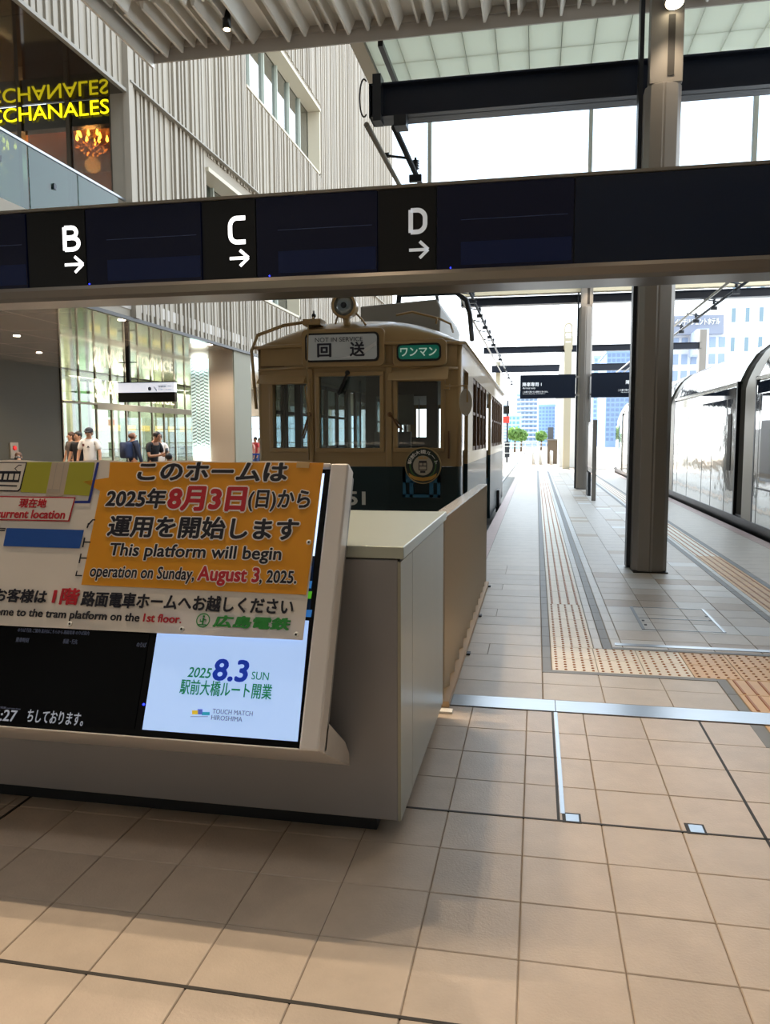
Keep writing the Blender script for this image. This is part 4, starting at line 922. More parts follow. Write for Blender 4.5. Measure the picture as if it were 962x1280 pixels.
# air conditioner box, roof tubes
acx0, acx1 = onY(452, 390, 10.2).x, onY(549, 390, 10.2).x; acz = onY(500, 377, 10.2).z
MB().prism([(acx0, 2.85), (acx1+.02, 2.85), (acx1+.03, acz-.12), (acx1-.02, acz), (acx0, acz-.06)], 'y', 10.1, 12.6).build('roof_unit', ROOFG, tm, bevel=.02)
hz = onY(500, 372, 10.6).z
MB().tube([(acx0+.4, 10.5, 2.95), (acx0+.45, 10.5, hz), (acx0+.6, 10.5, hz+.02), (acx1+.18, 10.5, hz+.02), (acx1+.32, 10.5, hz-.08), (acx1+.36, 10.6, hz-.25), (acx1+.36, 11, 2.9)], .035, 8).build('roof_hoop', DSTEEL, tm)
z_ = onY(520, 392, 9.6).z; MB().tube([onY(495, 394, 9.5), onY(515, 390, 9.5), onY(548, 398, 9.5), onY(563, 405, 9.5), onY(566, 415, 9.7)], .014, 6).tube([onY(545, 405, 9.45), onY(546, 397, 9.45)], .012, 6).build('roof_handrail', CREAM, tm)
box('pantograph_base', (-2.8, 15.0, 2.95), (-1.4, 17.0, 3.1), DSTEEL, tm)
MB().tube([(-2.1, 15.2, 3.1), (-2.1, 17.0, 4.2), (-2.1, 15.6, 5.15)], .035, 8).tube([(-2.7, 15.6, 5.18), (-1.5, 15.6, 5.18)], .03, 8).build('pantograph', DSTEEL, tm)
# side walls with windows, doors
def side(X, s):
    o = MB()
    def blk(y0, y1, z0, z1, m, nm='side_panel', d=.05): return box(nm, (min(X, X-s*d), y0, z0), (max(X, X-s*d), y1, z1), m, tm)
    doors = [(9.28, 9.98), (13.75, 15.0)] if s > 0 else [(13.75, 15.0)]; wins = [(10.75, 13.55, 4), (15.35, 19.9, 6)] if s > 0 else [(9.28, 9.98, 1), (10.06, 13.5, 5), (15.35, 19.9, 6)]
    if s < 0: blk(9.28, 9.98, -.02, GZ, GREEN); blk(9.15, 9.98, GZ+.002, 1.36, CREAM)
    blk(9.98, 13.75, -.02, GZ, GREEN); blk(15.0, TY1, -.02, GZ, GREEN); blk(9.15, 9.28, -.02, GZ, GREEN)
    for y0, y1 in ((9.98, 13.75), (15.0, TY1)): blk(y0, y1, GZ+.002, 1.36, CREAM)
    blk(9.15, TY1, 2.36, EZ, CREAM)
    for y0, y1 in ((9.15, 9.28), (9.98, 10.75 if s > 0 else 10.06), (13.55 if s > 0 else 13.5, 13.75), (15.0, 15.35), (19.9, TY1)): blk(y0, y1, (1.36 if y0 > 9.2 or s < 0 else GZ)+.001, 2.36, CREAM)
    for y0, y1, n in wins:
        w = (y1-y0)/n
        for i in range(n+1): box('window_post', (X-s*.06 if s > 0 else X-.0, y0+w*i-.035, 1.36), (X+.0 if s > 0 else X+.06, y0+w*i+.035, 2.36), WOOD, tm)
        for i in range(n):
            a, c = y0+w*i+.035, y0+w*(i+1)-.035
            f = MB()
            xa, xb = (X-.045, X-.015) if s > 0 else (X+.015, X+.045)
            for z0, z1 in ((1.36, 1.42), (1.86, 1.90), (2.30, 2.36)): f.box((xa, a, z0), (xb, c, z1))
            f.box((xa, a, 1.36), (xb, a+.03, 2.36)).box((xa, c-.03, 1.36), (xb, c, 2.36))
            ff = f.build('sash', WOOD, tm)
            box('pane', (X-s*.032-.003, a+.03, 1.42), (X-s*.032+.003, c-.03, 2.30), TG, ff)
    for y0, y1 in doors:
        dr = MB(); xi = X-s*.12
        dr.box((xi-.02, y0, -.02), (xi+.02, y1, 1.1)).box((xi-.02, y0, 2.2), (xi+.02, y1, 2.36)).box((xi-.02, y0, 1.1), (xi+.02, y0+.1, 2.2)).box((xi-.02, y1-.1, 1.1), (xi+.02, y1, 2.2))
        d_ = dr.build('door', WOOD, tm); box('pane', (xi-.004, y0+.1, 1.1), (xi+.004, y1-.1, 2.2), TG, d_)
side(TX1, 1); side(TX0, -1)
box('floor', (TX0+.06, TY0+.12, -.06), (TX1-.06, TY1-.02, 0.0), DSTEEL, tm).name = 'tram_floor'
box('ceiling_lining', (TX0+.08, TY0+.3, 2.40), (TX1-.08, TY1-.1, 2.44), mat('tram_lining', '8F8A7C', .5), tm)
b = MB(); b.box((TX0, TY1, -.02), (TX1, TY1+.05, GZ)).box((TX0, TY1, 2.3), (TX1, TY1+.05, EZ))
for xx in (TX0, -2.75, -1.75, TX1-.2): b.box((xx, TY1, GZ), (xx+.2, TY1+.05, 2.3))
b.build('rear_wall', CREAM, tm)
# inside : driver's partition, stanchions, seats
part_m = mat('partition_dark', '2A2C30', .5)
pb = MB(); py = 10.35
for x0, x1, z0, z1 in ((-2.28, -1.30, 0, 1.55), (-2.28, -1.30, 2.1, 2.4), (-2.28, -2.14, 1.55, 2.1), (-1.45, -1.30, 1.55, 2.1), (-3.29, -3.2, 0, 2.4)): pb.box((x0, py, z0), (x1, py+.04, z1))
pt = pb.build('driver_partition', part_m, tm)
box('notice', (-2.02, py-.02, 1.72), (-1.62, py-.005, 2.12), mat('notice_pale', '808078', .5), tm); box('seat_back', (-2.08, 9.95, .5), (-1.60, 10.05, 1.62), mat('seat_vinyl', '6C7076', .4), tm)
box('driver_seat', (-2.08, 9.55, .42), (-1.60, 10.0, .52), MATS['seat_vinyl'], tm); box('controller', (-2.5, 9.15, 0), (-2.2, 9.45, 1.15), part_m, tm)
for xx in (-2.62, -1.55):
    for yy in (11.5, 13.5, 15.5, 17.5): MB().tube([(xx, yy, 0), (xx, yy, 2.4)], .017, 6).build('stanchion', STEEL, tm)
for xx in (-3.25, -1.35):
    box('bench_seat', (xx, 10.8, .35), (xx+.42, 13.4, .5), mat('bench_cloth', '35506A', .8), tm); box('bench_seat', (xx, 15.4, .35), (xx+.42, 19.9, .5), MATS['bench_cloth'], tm)
# undercarriage
box('underframe', (TX0+.3, TY0+.4, -.30), (TX1-.3, TY1-.4, -.06), DSTEEL, tm)
for yy in (10.6, 12.1, 17.4, 18.9):
    for xx in (TC-.75, TC+.75): MB().lathe([(.28, -.05), (.28, .05)], (xx, yy, -.05), ax=(1, 0, 0), n=20).build('wheel', DSTEEL, tm)
box('side_step', (TX1-.02, 17.6, -.15), (TX1+.06, 18.4, .35), BLACK, tm)
# round commemorative headboard on its blue bracket
hc_ = onY(528, 582, TY0-.12); R_ = .205
hd = empty('headboard', (hc_.x, TY0-.06, .8), 'round dark green commemorative headboard on a blue bracket', 'headboard')
x0, x1, z0, z1 = pbox((503.5, 585), (550, 622), TY0-.05); BLB = mat('bracket_blue', '1C5F82', .4)
b = MB().box((x0, TY0-.07, z1-.17), (x1, TY0-.04, z1)).box((x0, TY0-.07, z0), (x0+.035, TY0-.04, z1)).box((x1-.035, TY0-.07, z0), (x1, TY0-.04, z1)).box((x0+.08, TY0-.07, z0), (x0+.125, TY0-.04, z1-.15)).box((x1-.125, TY0-.07, z0), (x1-.08, TY0-.04, z1-.15)).box((x0, TY0-.07, z0), (x1, TY0-.04, z0+.035)); b.build('bracket', BLB, hd)
def disc(nm, r0, m, ya_, yb_, n=40): return MB().prism([(hc_.x+r0*math.cos(2*math.pi*i/n), hc_.z+r0*math.sin(2*math.pi*i/n)) for i in range(n)], 'y', ya_, yb_).build(nm, m, hd)
disc('rim', R_+.008, mat('rim_gold', 'A89468', .4, .4), TY0-.098, TY0-.07); disc('plate', R_-.004, mat('plate_green', '122420', .35), TY0-.102, TY0-.095); disc('centre_field', .115, mat('centre_cream', 'A9A292', .4), TY0-.105, TY0-.1)
FH = facing(TY0-.1055)
text('lettering', '駅前大橋ルート', mat('plate_white', 'D8D8D4', .5), hd, FH, hc_.x-.20, hc_.x+.20, hc_.z+.137, hc_.z+.182, z=-.002, bold=.02, arc=(hc_.x, hc_.z, .137))
GO = mat('plate_gold', 'B58A3A', .4); b = MB()
text('lettering', '2025.8.3', GO, hd, FH, hc_.x-.055, hc_.x+.055, hc_.z+.075, hc_.z+.105, z=.001, bold=.03)
poly('ribbon', FH, [(hc_.x-.165, hc_.z-.085), (hc_.x-.1, hc_.z-.125), (hc_.x, hc_.z-.14), (hc_.x+.1, hc_.z-.125), (hc_.x+.165, hc_.z-.085), (hc_.x+.155, hc_.z-.125), (hc_.x+.1, hc_.z-.165), (hc_.x, hc_.z-.182), (hc_.x-.1, hc_.z-.165), (hc_.x-.155, hc_.z-.125)], 0, GO, hd)
LF = MB()
for s in (-1, 1):
    for k in range(8):
        a = math.radians(205+k*17 if s < 0 else -25-k*17); a = math.radians(160+k*11) if s < 0 else math.radians(20-k*11)
        c = Vector((hc_.x+.15*math.cos(a), 0, hc_.z+.15*math.sin(a)))
        for dd in (-.5, .5):
            d = Vector((-math.sin(a+dd), 0, math.cos(a+dd))); q = Vector((-d.z, 0, d.x))
            LF.add([Vector((v.x, TY0-.1035, v.z)) for v in (c-d*.02, c+q*.007, c+d*.02, c-q*.007)], [(0, 1, 2, 3)])
LF.build('laurel', mat('laurel_green', '4E7A3C', .5), hd)
b = MB()
for x0_, x1_, z0_, z1_ in ((-.045, .045, .03, .055), (-.05, .05, -.055, -.045), (-.05, -.04, -.05, .035), (.04, .05, -.05, .035), (-.045, .045, -.01, 0), (-.005, .005, 0, .035), (-.03, .03, -.085, -.06)): b.box((hc_.x+x0_, TY0-.1065, hc_.z+z0_), (hc_.x+x1_, TY0-.105, hc_.z+z1_))
b.build('tram_pictogram', VK, hd)
# ---------------------------------------------------------------- silver articulated tram on the right
SX = 3.43; SW = 2.45; SXC = SX+SW/2
st_ = empty('silver_tram', (SXC, 20, -.33), 'modern articulated tram with mirror-silver bodywork on the right track', 'tram')
def sprof(k=1.0, drop=0):
    pts = []
    half = [(1.225, .16), (1.225, 1.2), (1.225, 2.34), (1.19, 2.48), (1.16, 2.56), (1.08, 2.74), (.94, 2.96), (.72, 3.14), (.45, 3.26), (.0, 3.30)]
    for x, z in half: pts.append((SXC-x*k, z-drop*max(0, (z-1))))
    for x, z in half[::-1][1:]: pts.append((SXC+x*k, z-drop*max(0, (z-1))))
    return pts
def smod(y0, y1, kk=((0, 1, 0), (1, 1, 0)), nm='body_module', n=None, m=CHROME):
    b = MB(); pts0 = None; rows = []; L = y1-y0
    ks = [(i/8, 1, 0) for i in range(9)] if kk is None else kk
    for t_, k, dr in ks: rows.append([(x, y0+L*t_, z) for x, z in sprof(k, dr)])
    n = len(rows[0]); vs = [v for r in rows for v in r]
    b.add(vs, [(j*n+i, j*n+(i+1), (j+1)*n+i+1, (j+1)*n+i) for j in range(len(rows)-1) for i in range(n-1)], True)
    for j in (0, len(rows)-1): b.add(rows[j], [tuple(range(n))])
    b.add([rows[0][0], rows[0][-1], rows[-1][-1], rows[-1][0]], [(0, 1, 2, 3)])
    return b.build(nm, m, st_)
smod(2.0, 13.35, None); smod(14.55, 20.75, None); smod(21.75, 32.4, None)
smod(33.0, 36.9, ((0, 1, 0), (.35, 1, .02), (.6, .96, .08), (.8, .88, .2), (.93, .76, .36), (1, .6, .5)))
for a, c in ((13.35, 14.55), (20.75, 21.75), (32.4, 33.0)):
    g = MB(); npl = 5; a0_ = a; a = a+(c-a)*.52
    smod(a0_+.02, a, nm='joint_fairing', m=mat('fairing_beige', '8C8474', .35, .6))
    for i in range(npl):
        y0 = a+(c-a)*i/npl
        r0 = [(x, y0, z) for x, z in sprof(.93 if i % 2 else .97)]; y1 = a+(c-a)*(i+1)/npl; r1 = [(x, y1, z) for x, z in sprof(.97 if i % 2 else .93)]
        n = len(r0); g.add(r0+r1, [(q, q+1, n+q+1, n+q) for q in range(n-1)], False)
    g.build('joint_bellows', mat('bellows', '3A362E', .6), st_)
    box('joint_fairing', (SX-.005, a0_-.03, .16), (SX+.05, a0_+.03, 2.5), BLACK, st_); box('joint_fairing', (SX-.005, c-.04, .16), (SX+.05, c+.03, 2.5), BLACK, st_)
box('skirt', (SX+.03, 2.0, -.2), (SX+SW-.03, 36, .2), BLACK, st_); box('sill_trim', (SX-.012, 2.0, .12), (SX+.02, 36, .17), BLACK, st_)
for y0, y1 in ((2.0, 13.35), (14.55, 20.75), (21.75, 32.4)):
    box('roof_ledge', (SX-.006, y0, 2.44), (SX+.08, y1, 2.49), mat('ledge_silver', 'C8C4B8', .25, .8), st_)
    box('window_band', (SX-.004, y0+.1, 2.22), (SX+.02, y1-.1, 2.40), DGLASS, st_)
def swin(y0, y1, z0, z1): 
    o = box('side_window', (SX-.010, y0, z0), (SX+.02, y1, z1), DGLASS, st_); return o
for y0, y1, z0, z1 in ((12.0, 12.95, .86, 2.2), (9.6, 11.7, .86, 2.2), (6, 9.2, .86, 2.2), (14.85, 15.12, .93, 1.95)): swin(y0, y1, z0, z1)
for yy in (13.1, 15.25, 16.4, 17.3, 18.9, 20.2, 23.0, 25.0, 27, 29, 31):
    box('panel_seam', (SX-.003, yy-.012, .17), (SX+.01, yy+.012, 2.3), mat('seam_grey', '8B8A86', .4, .6), st_)
box('side_handle', (SX-.02, 12.2, .72), (SX, 13.1, .745), BLACK, st_)
for yy in (34.2,): swin(yy, yy+1.2, 1.1, 2.0)
for yy in (5, 11.5, 17.5, 25, 34): 
    for xx in (SXC-.72, SXC+.72): MB().lathe([(.28, -.05), (.28, .05)], (xx, yy, -.05), ax=(1, 0, 0), n=16).build('wheel', DSTEEL, st_)
# ---------------------------------------------------------------- lower concourse : column with lit glass, shopfront, signs
cl = empty('concourse_column', (-10.35, 24.5, 0), 'broad pale column with a lit zigzag glass panel', 'column')
CB = mat('column_panel', 'AFA69A', .4, .1)
box('core', (-11.1, 23.85, 0), (-9.62, 25.3, 4.36), CB, cl)
box('front_panel', (-10.42, 23.80, 0), (-9.62, 23.85, 4.36), mat('column_panel_spotlit', 'A59582', .4, .1), cl); box('side_cover', (-9.62, 23.82, 0), (-9.58, 25.32, 4.36), mat('column_panel_side_toned', '77735F', .5), cl)  # front colour holds the spotlit warmth; side colour darkened against sky light
box('top_band', (-11.12, 23.8, 4.13), (-10.43, 23.85, 4.36), CB, cl)
lb = MB(); x0, x1 = -11.08, -10.46; lbx = box('light_box', (x0, 23.82, .9), (x1, 23.85, 4.10), mat('lightbox_glow', 'CFE6E2', .4, emit=.42, ecol='D8F0EE'), cl)
zz = .92; zs = MB(); k = 0
while zz < 4.05:
    n = 4; w = (x1-x0-.04)/n
    for i in range(n):
        xa = x0+.02+i*w; d = .05 if i % 2 == 0 else -.05
        zs.add([(xa, 23.812, zz), (xa+w, 23.812, zz+d), (xa+w, 23.812, zz+d+.045), (xa, 23.812, zz+.045)], [(0, 1, 2, 3)])
    zz += .11
tag(zs.build('zigzag_pattern', mat('zigzag_grey', '7E8E8A', .4), lbx), kind='stuff')
for z_ in (1.0, 4.0):
    l = bpy.data.lights.new('column_light', 'AREA'); l.energy = 6; l.size = .5; l.color = (.85, 1, .98); lo = bpy.data.objects.new('column_light', l); COL.objects.link(lo); lo.location = (-10.77, 23.7, z_); lo.rotation_euler = (math.radians(90), 0, 0)
spot('column_downlight', (-9.95, 23.3, 4.3), 45, .04, (1, .85, .7), 60, .9)
# glazed shopfront along the back of the concourse
GX = -18.7
gf = empty('shopfront', (GX, 34, 0), 'tall glazed shopfront at the back of the concourse', 'shop front')
SG = glass('shopfront_glass', 'E4EFE2', .12, .85); MU = mat('bronze_mullion', '5E574C', .4, .4); MUL = mat('pale_band', 'B9B4A4', .5)
posts = [28.2+1.24*i for i in range(15)]
for i, y in enumerate(posts): box('mullion', (GX-.03, y-.04, 0), (GX+.04, y+.04, 4.35), MU if i else BLACK, gf); box('mullion_cap', (GX+.04, y-.03, 0), (GX+.055, y+.03, 4.35), MUL, gf)
for i in range(14): 
    box('pane', (GX-.01, posts[i]+.05, .05), (GX+.01, posts[i+1]-.05, 3.0), SG, gf); box('pane', (GX-.01, posts[i]+.05, 3.1), (GX+.01, posts[i+1]-.05, 4.35), SG, gf)
box('transom', (GX-.04, 28.2, 2.98), (GX+.13, 30.9, 3.06), MUL, gf); box('transom', (GX-.04, 30.6, 2.80), (GX+.14, 45.6, 3.08), MUL, gf)
LW = mat('wall_letters', 'FFF6E0', .5, emit=.8)
FW = Frame((GX+.05, 0, 0), (0, 1, 0), (0, 0, 1))
FW = Frame((GX+.03, 0, 0), (0, 1, 0), (0, 0, 1))
def wpt(px, py): q = onX(px, py, GX+.05); return q.y, q.z
a = wpt(119, 498); b_ = wpt(150, 478); text('lettering', 'SHARE', LW, gf, FW, a[0], b_[0]+.3, a[1], wpt(119, 474)[1], z=.02, bold=-.005, th=.03)
a = wpt(172, 480); b_ = wpt(216, 470); text('lettering', 'LOUNGE', LW, gf, FW, a[0], b_[0], 3.25, 3.8, z=.02, bold=-.005, th=.03)
# shop interior behind the glass
sh = empty('shop_interior', (-21, 34, 0), 'pale lit shop room behind the glazing', 'shop interior')
IW = mat('shop_wall', 'C9CDBE', .6); box('back_wall', (-24.1, 27.5, 0), (-24, 47.8, 4.3), IW, sh); box('room_ceiling', (-24, 27.5, 4.3), (GX-.1, 47.8, 4.34), IW, sh)
for i, (y0, y1, c) in enumerate(((28, 30.2, '9CA58C'), (30.4, 31.4, 'B0AE90'), (31.8, 32.6, '5B8A5E'), (33, 36, 'C8D4D0'), (36.5, 39, 'DCE4E2'), (39.2, 41.5, 'A8A890'), (41.8, 47.6, 'DCE4E2'))):
    box('curtain_panel', (-20.4, y0, 0), (-20.3, y1, 4.28), mat('curtain_'+c, c, .7), sh)
for i in range(8):
    yy = 33+i*1.5; box('shelf', (-20.3, yy, 1.0), (-19.9, yy+1.1, 1.05), WOOD, sh); box('lit_menu', (-20.29, yy, 1.9), (-20.27, yy+.9, 2.2), mat('menu_glow', 'FFD890', .5, emit=1.0), sh)
for y_ in (30, 33, 36, 39, 42.5, 46):
    l = bpy.data.lights.new('shop_fill_light', 'AREA'); l.energy = 170; l.size = 2.0; l.color = (1, .93, .8); lo = bpy.data.objects.new('shop_fill_light', l); COL.objects.link(lo); lo.location = (-19.5, y_, 4.1)  # area lights added to brighten the shop room, without fittings
box('panel_wall', (GX-.3, 6, 0), (GX, 28.15, 4.36), mat('concourse_dark_wall', '403D30', .55), None); tag(bpy.data.objects['panel_wall'], 'dark panelled concourse wall at the far left', 'wall', kind='structure'); bpy.data.objects['panel_wall'].name = 'wall_concourse'
q = onX(17, 560, GX+.01); al = box('alarm_box', (GX, q.y-.22, q.z-.38), (GX+.05, q.y+.22, q.z+.2), mat('alarm_plate', '8E8478', .5)); tag(al, 'small wall plate with a red alarm button at the far left', 'alarm box')
MB().lathe([(.09, 0), (.08, .04)], (GX+.05, q.y, q.z), ax=(1, 0, 0), n=16).build('button', mat('alarm_red', 'D02020', .4, emit=.3), al)
# downlights in the lower soffit, then added fill spots
for (px, py), wh_ in (((88, 383), 'nearest the display beam, above the glazing'), ((152, 400), 'close to the black edge trim'), ((21, 420), 'leftmost of the five'), ((49, 441), 'lowest of the five at the far left'), ((262, 431), 'just in front of the broad column')):
    q = onZ(px, py, 4.355); t = MB().lathe([(.09, 0), (.09, .012)], (q.x, q.y, 4.345), n=14).build('downlight', mat('soffit_lamp', 'FFF0D8', .5, emit=8), None, (q.x, q.y, 4.345))
    tag(t, 'small round downlight in the glossy lower soffit, '+wh_, 'downlight', 'downlights of the lower soffit'); 
    spot('soffit_and_fill_light', (q.x, q.y, 4.33), 330, .05, (1, .85, .68), 140, .6)
for i, (x_, y_) in enumerate(((-11.5, 12), (-13, 15), (-12, 18), (-14, 20), (-15, 24), (-15, 29), (-16.5, 33), (-14, 37))): spot('soffit_and_fill_light', (x_, y_, 4.33), 330, .05, (1, .85, .68), 140, .6)  # spots without fittings, added to brighten the dark concourse
# hanging direction sign
Y = 22.2
x0, x1, z0, z1 = pbox((147, 479), (218.5, 502), Y)
hs = empty('hanging_sign', ((x0+x1)/2, Y, z0), 'hanging direction sign with a white lit upper half and black lower half', 'sign')
zm = onY(180, 490.5, Y).z
box('lower_board', (x0, Y, z0), (x1, Y+.15, zm), BLACK, hs); up = box('lit_board', (x0, Y, zm), (x1, Y+.15, z1), mat('sign_lit', 'E8EEF6', .4, emit=.55, ecol='E0E8F8'), hs)
box('top_cap', (x0-.02, Y-.01, z1), (x1+.02, Y+.16, z1+.03), BLACK, hs); xx = onY(159, 470, Y).x; box('hanger_post', (xx-.06, Y+.03, z1), (xx+.06, Y+.13, 4.36), BLACK, hs); box('hanger_arm', (xx-.3, Y+.05, 3.86), (xx+.3, Y+.09, 3.89), BLACK, hs)
DK = mat('sign_print', '606878', .5); f = facing(Y-.002)
a = onY(198, 487, Y); b_ = onY(214, 481, Y)
text('lettering', 'Tram and bus', DK, up, f, a.x, b_.x, zm+.06, zm+.11, z=.0, th=.001); text('lettering', '路面電車・バス', DK, up, f, a.x, b_.x, zm+.14, zm+.21, z=.0, bold=.01, th=.001)
a = onY(187, 486, Y); poly('round_mark', f, [(a.x+.06*math.cos(i), a.z+.06*math.sin(i)) for i in [j*math.pi/6 for j in range(12)]], 0, DK, up); a = onY(194, 486, Y); poly('arrow_mark', f, [(a.x-.06, a.z+.06), (a.x-.04, a.z+.07), (a.x+.06, a.z-.05), (a.x+.04, a.z-.07)], 0, DK, up)
# ---------------------------------------------------------------- people
SK = mat('skin', 'B98A6C', .55); SKD = mat('skin_tan', '9E7257', .55); HAIRB = mat('hair_black', '15110F', .5)
def skin_obj(name, joints, edges, m, parent, sub=1, org=None):
    me = bpy.data.meshes.new(name); me.from_pydata([j[0] for j in joints], edges, [])
    ob = bpy.data.objects.new(name, me); COL.objects.link(ob)
    sk = ob.modifiers.new('s', 'SKIN'); sk.use_smooth_shade = True
    for i, j in enumerate(joints):
        r = j[1]; me.skin_vertices[0].data[i].radius = r if isinstance(r, tuple) else (r, r)
    me.skin_vertices[0].data[0].use_root = True
    ss = ob.modifiers.new('u', 'SUBSURF'); ss.levels = sub; ss.render_levels = sub
    dg = bpy.context.evaluated_depsgraph_get(); m2 = bpy.data.meshes.new_from_object(ob.evaluated_get(dg), depsgraph=dg)
    bpy.data.objects.remove(ob); m2.name = name; m2.materials.clear(); m2.materials.append(m)
    for p in m2.polygons: p.use_smooth = True; p.material_index = 0
    o2 = bpy.data.objects.new(name, m2); COL.objects.link(o2); o2.parent = parent; return o2
def person(x, y, face, label, h=1.70, top='E6E2DC', bot='2A2C34', hair='black', arms='down', bend=0.0, skin=None, cap=None, pack=None, phone=False, bald=False, sit=0.0, group=None, sleeve='short', longhair=False):
    """face = direction looked at, degrees from +X; local frame: +Y forward"""
    t = empty('person', (x, y, 0), label, 'person', group); t.rotation_euler.z = math.radians(face-90)
    s = h/1.70; seated = sit > 0; sit = .43*s if seated else 0; V = lambda a, b_, c: Vector((a*s, b_*s, c*s-sit))
    sk = skin or SK; bf = bend
    J = []; E_ = []
    def j(p, r, par=None):
        J.append((p, r)); 
        if par is not None: E_.append((par, len(J)-1))
        return len(J)-1
    pel = j(V(0, 0, .93), (.13*s, .10*s)); w = j(V(0, .02*bf, 1.08), (.12*s, .085*s), pel); ch = j(V(0, .06*bf, 1.27), (.15*s, .10*s), w); nb = j(V(0, .11*bf, 1.41), (.085*s, .07*s), ch)
    nk = j(V(0, .17*bf, 1.47), .05*s, nb); hd_ = j(V(0, .24*bf+.02, 1.545), (.068*s, .085*s), nk); ht = j(V(0, .30*bf+.01, 1.63), (.070*s, .085*s), hd_)
    j(V(0, .30*bf+.01, 1.67), (.04*s, .05*s), ht)
    cl_ = {}
    for sd in (-1, 1):
        sh_ = j(V(sd*.17, .09*bf, 1.39), .052*s, nb)
        if arms == 'down': el = V(sd*.235, .03+.05*bf, 1.12); wr = V(sd*.25, .10+.05*bf, .88); hn = V(sd*.245, .13+.05*bf, .80)
        else: el = V(sd*.22, .05+.12*bf, 1.12); wr = V(sd*.08, .30+.12*bf, 1.14); hn = V(sd*.04, .36+.12*bf, 1.18)
        e1 = j(el, .038*s, sh_); w1 = j(wr, .025*s, e1); h1 = j(hn, (.034*s, .018*s), w1); cl_[sd] = (sh_, e1, w1)
        dv = (hn-wr).normalized(); sv = Vector((0, 1, 0)) if arms == 'down' else Vector((0, 0, 1))
        for q in range(4):
            o_ = sv*(q-1.5)*.019*s; a1 = j(hn+o_+dv*.045*s, .0085*s, h1); j(hn+o_*1.1+dv*(.085-.008*abs(q-1.3))*s+Vector((-sd*.012*s, 0, 0)), .0075*s, a1)
        j(wr+sv*.035*s+dv*.045*s, .010*s, w1)
        hp = j(V(sd*.085, 0, .88), .088*s, pel); kn = j(V(sd*.095, .02, .49) if not seated else Vector((sd*.11*s, .42*s, .48*s)), .055*s, hp); ak = j(Vector((sd*.10*s, (.40 if seated else -.01)*s, .09*s)), .036*s, kn); j(Vector((sd*.105*s, (.53 if seated else .13)*s, .04*s)), .035*s, ak)
    body = skin_obj('body', J, E_, sk, t, 1)
    # face : nose, ears, eyes, mouth
    hc = V(0, .24*bf+.02, 1.56); fz = Vector((0, .088*s, 0)); fb = MB()
    fb.add([hc+Vector((-.012, .080, .03))*s, hc+Vector((.012, .080, .03))*s, hc+Vector((.016, .083, -.012))*s, hc+Vector((-.016, .083, -.012))*s, hc+Vector((0, .112, -.008))*s], [(0, 1, 4), (1, 2, 4), (2, 3, 4), (3, 0, 4)])
    fb.ball(hc+Vector((-.076, .0, .005))*s, .02*s, 8, (.5, 1, 1.5)).ball(hc+Vector((.076, .0, .005))*s, .02*s, 8, (.5, 1, 1.5))
    def attach(b, nm, m, par=t):
        o = bpy.data.objects.new(nm, bpy.data.meshes.new(nm)); o.data.from_pydata(b.v, [], b.f); o.data.materials.append(m); o.data.polygons.foreach_set('use_smooth', [True]*len(b.f)); COL.objects.link(o); o.parent = par; return o
    attach(fb, 'face_features', sk)
    eb = MB(); eb.ball(hc+Vector((-.03, .080, .03))*s, .010*s, 6).ball(hc+Vector((.03, .080, .03))*s, .010*s, 6).box(hc+Vector((-.022, .078, -.045))*s, hc+Vector((.022, .088, -.038))*s); attach(eb, 'eyes_and_mouth', mat('face_dark', '4A2A22', .6))
    tp = V(0, .28*bf+.0, 1.615)
    if cap:
        cb_ = MB().ball(tp+Vector((0, 0, .01)), .098*s, 14, (.92, 1.08, .85)); c_ = tp+Vector((0, .10*s, .0)); cb_.add([c_+Vector((-.07, -.02, .0)), c_+Vector((.07, -.02, 0)), c_+Vector((.055, .08, -.02)), c_+Vector((-.055, .08, -.02)), c_+Vector((-.07, -.02, .015)), c_+Vector((.07, -.02, .015)), c_+Vector((.055, .08, -.01)), c_+Vector((-.055, .08, -.01))], [(0, 1, 2, 3), (4, 5, 6, 7), (0, 1, 5, 4), (1, 2, 6, 5), (2, 3, 7, 6), (3, 0, 4, 7)])
        attach(cb_, 'cap', mat('cap_'+cap, cap, .7))
        attach(MB().ball(tp+Vector((0, -.03*s, -.03*s)), .088*s, 12, (.95, .9, .9)), 'hair', HAIRB)
    elif not bald:
        hb_ = MB().ball(tp+Vector((0, -.018*s, .008*s)), .099*s, 14, (.90, 1.0, .92))
        if longhair: hb_.ball(tp+Vector((0, -.06*s, -.10*s)), .10*s, 12, (.9, .6, 1.5))
        attach(hb_, 'hair', mat('hair_'+hair, {'black': '15110F', 'brown': '4A3020', 'grey': '807A74'}[hair], .55))
    else: attach(MB().ball(tp+Vector((0, -.03*s, -.03*s)), .092*s, 12, (.93, .9, .8)), 'hair', mat('hair_short_brown', '5A3A28', .6))
    # clothes
    TJ = [(J[0][0]+Vector((0, 0, -.07)), (.165*s, .130*s)), (J[1][0], (.145*s, .108*s)), (J[2][0], (.175*s, .122*s)), (J[3][0]+Vector((0, 0, -.01)), (.11*s, .085*s))]; TE = [(0, 1), (1, 2), (2, 3)]
    for sd in (-1, 1):
        a, b_, c = [J[q][0] for q in cl_[sd]]; k = len(TJ); TJ.append((a, .072*s)); TE.append((3, k))
        if sleeve == 'short': TJ.append((a.lerp(b_, .75), .062*s)); TE.append((k, k+1))
        else: TJ.append((b_, .055*s)); TJ.append((b_.lerp(c, .9), .042*s)); TE += [(k, k+1), (k+1, k+2)]
    shirt = skin_obj('shirt', TJ, TE, mat('cloth_'+top, top, .8), t, 1)
    BJ = [(J[0][0]+Vector((0, 0, .05)), (.145*s, .115*s))]; BE = []
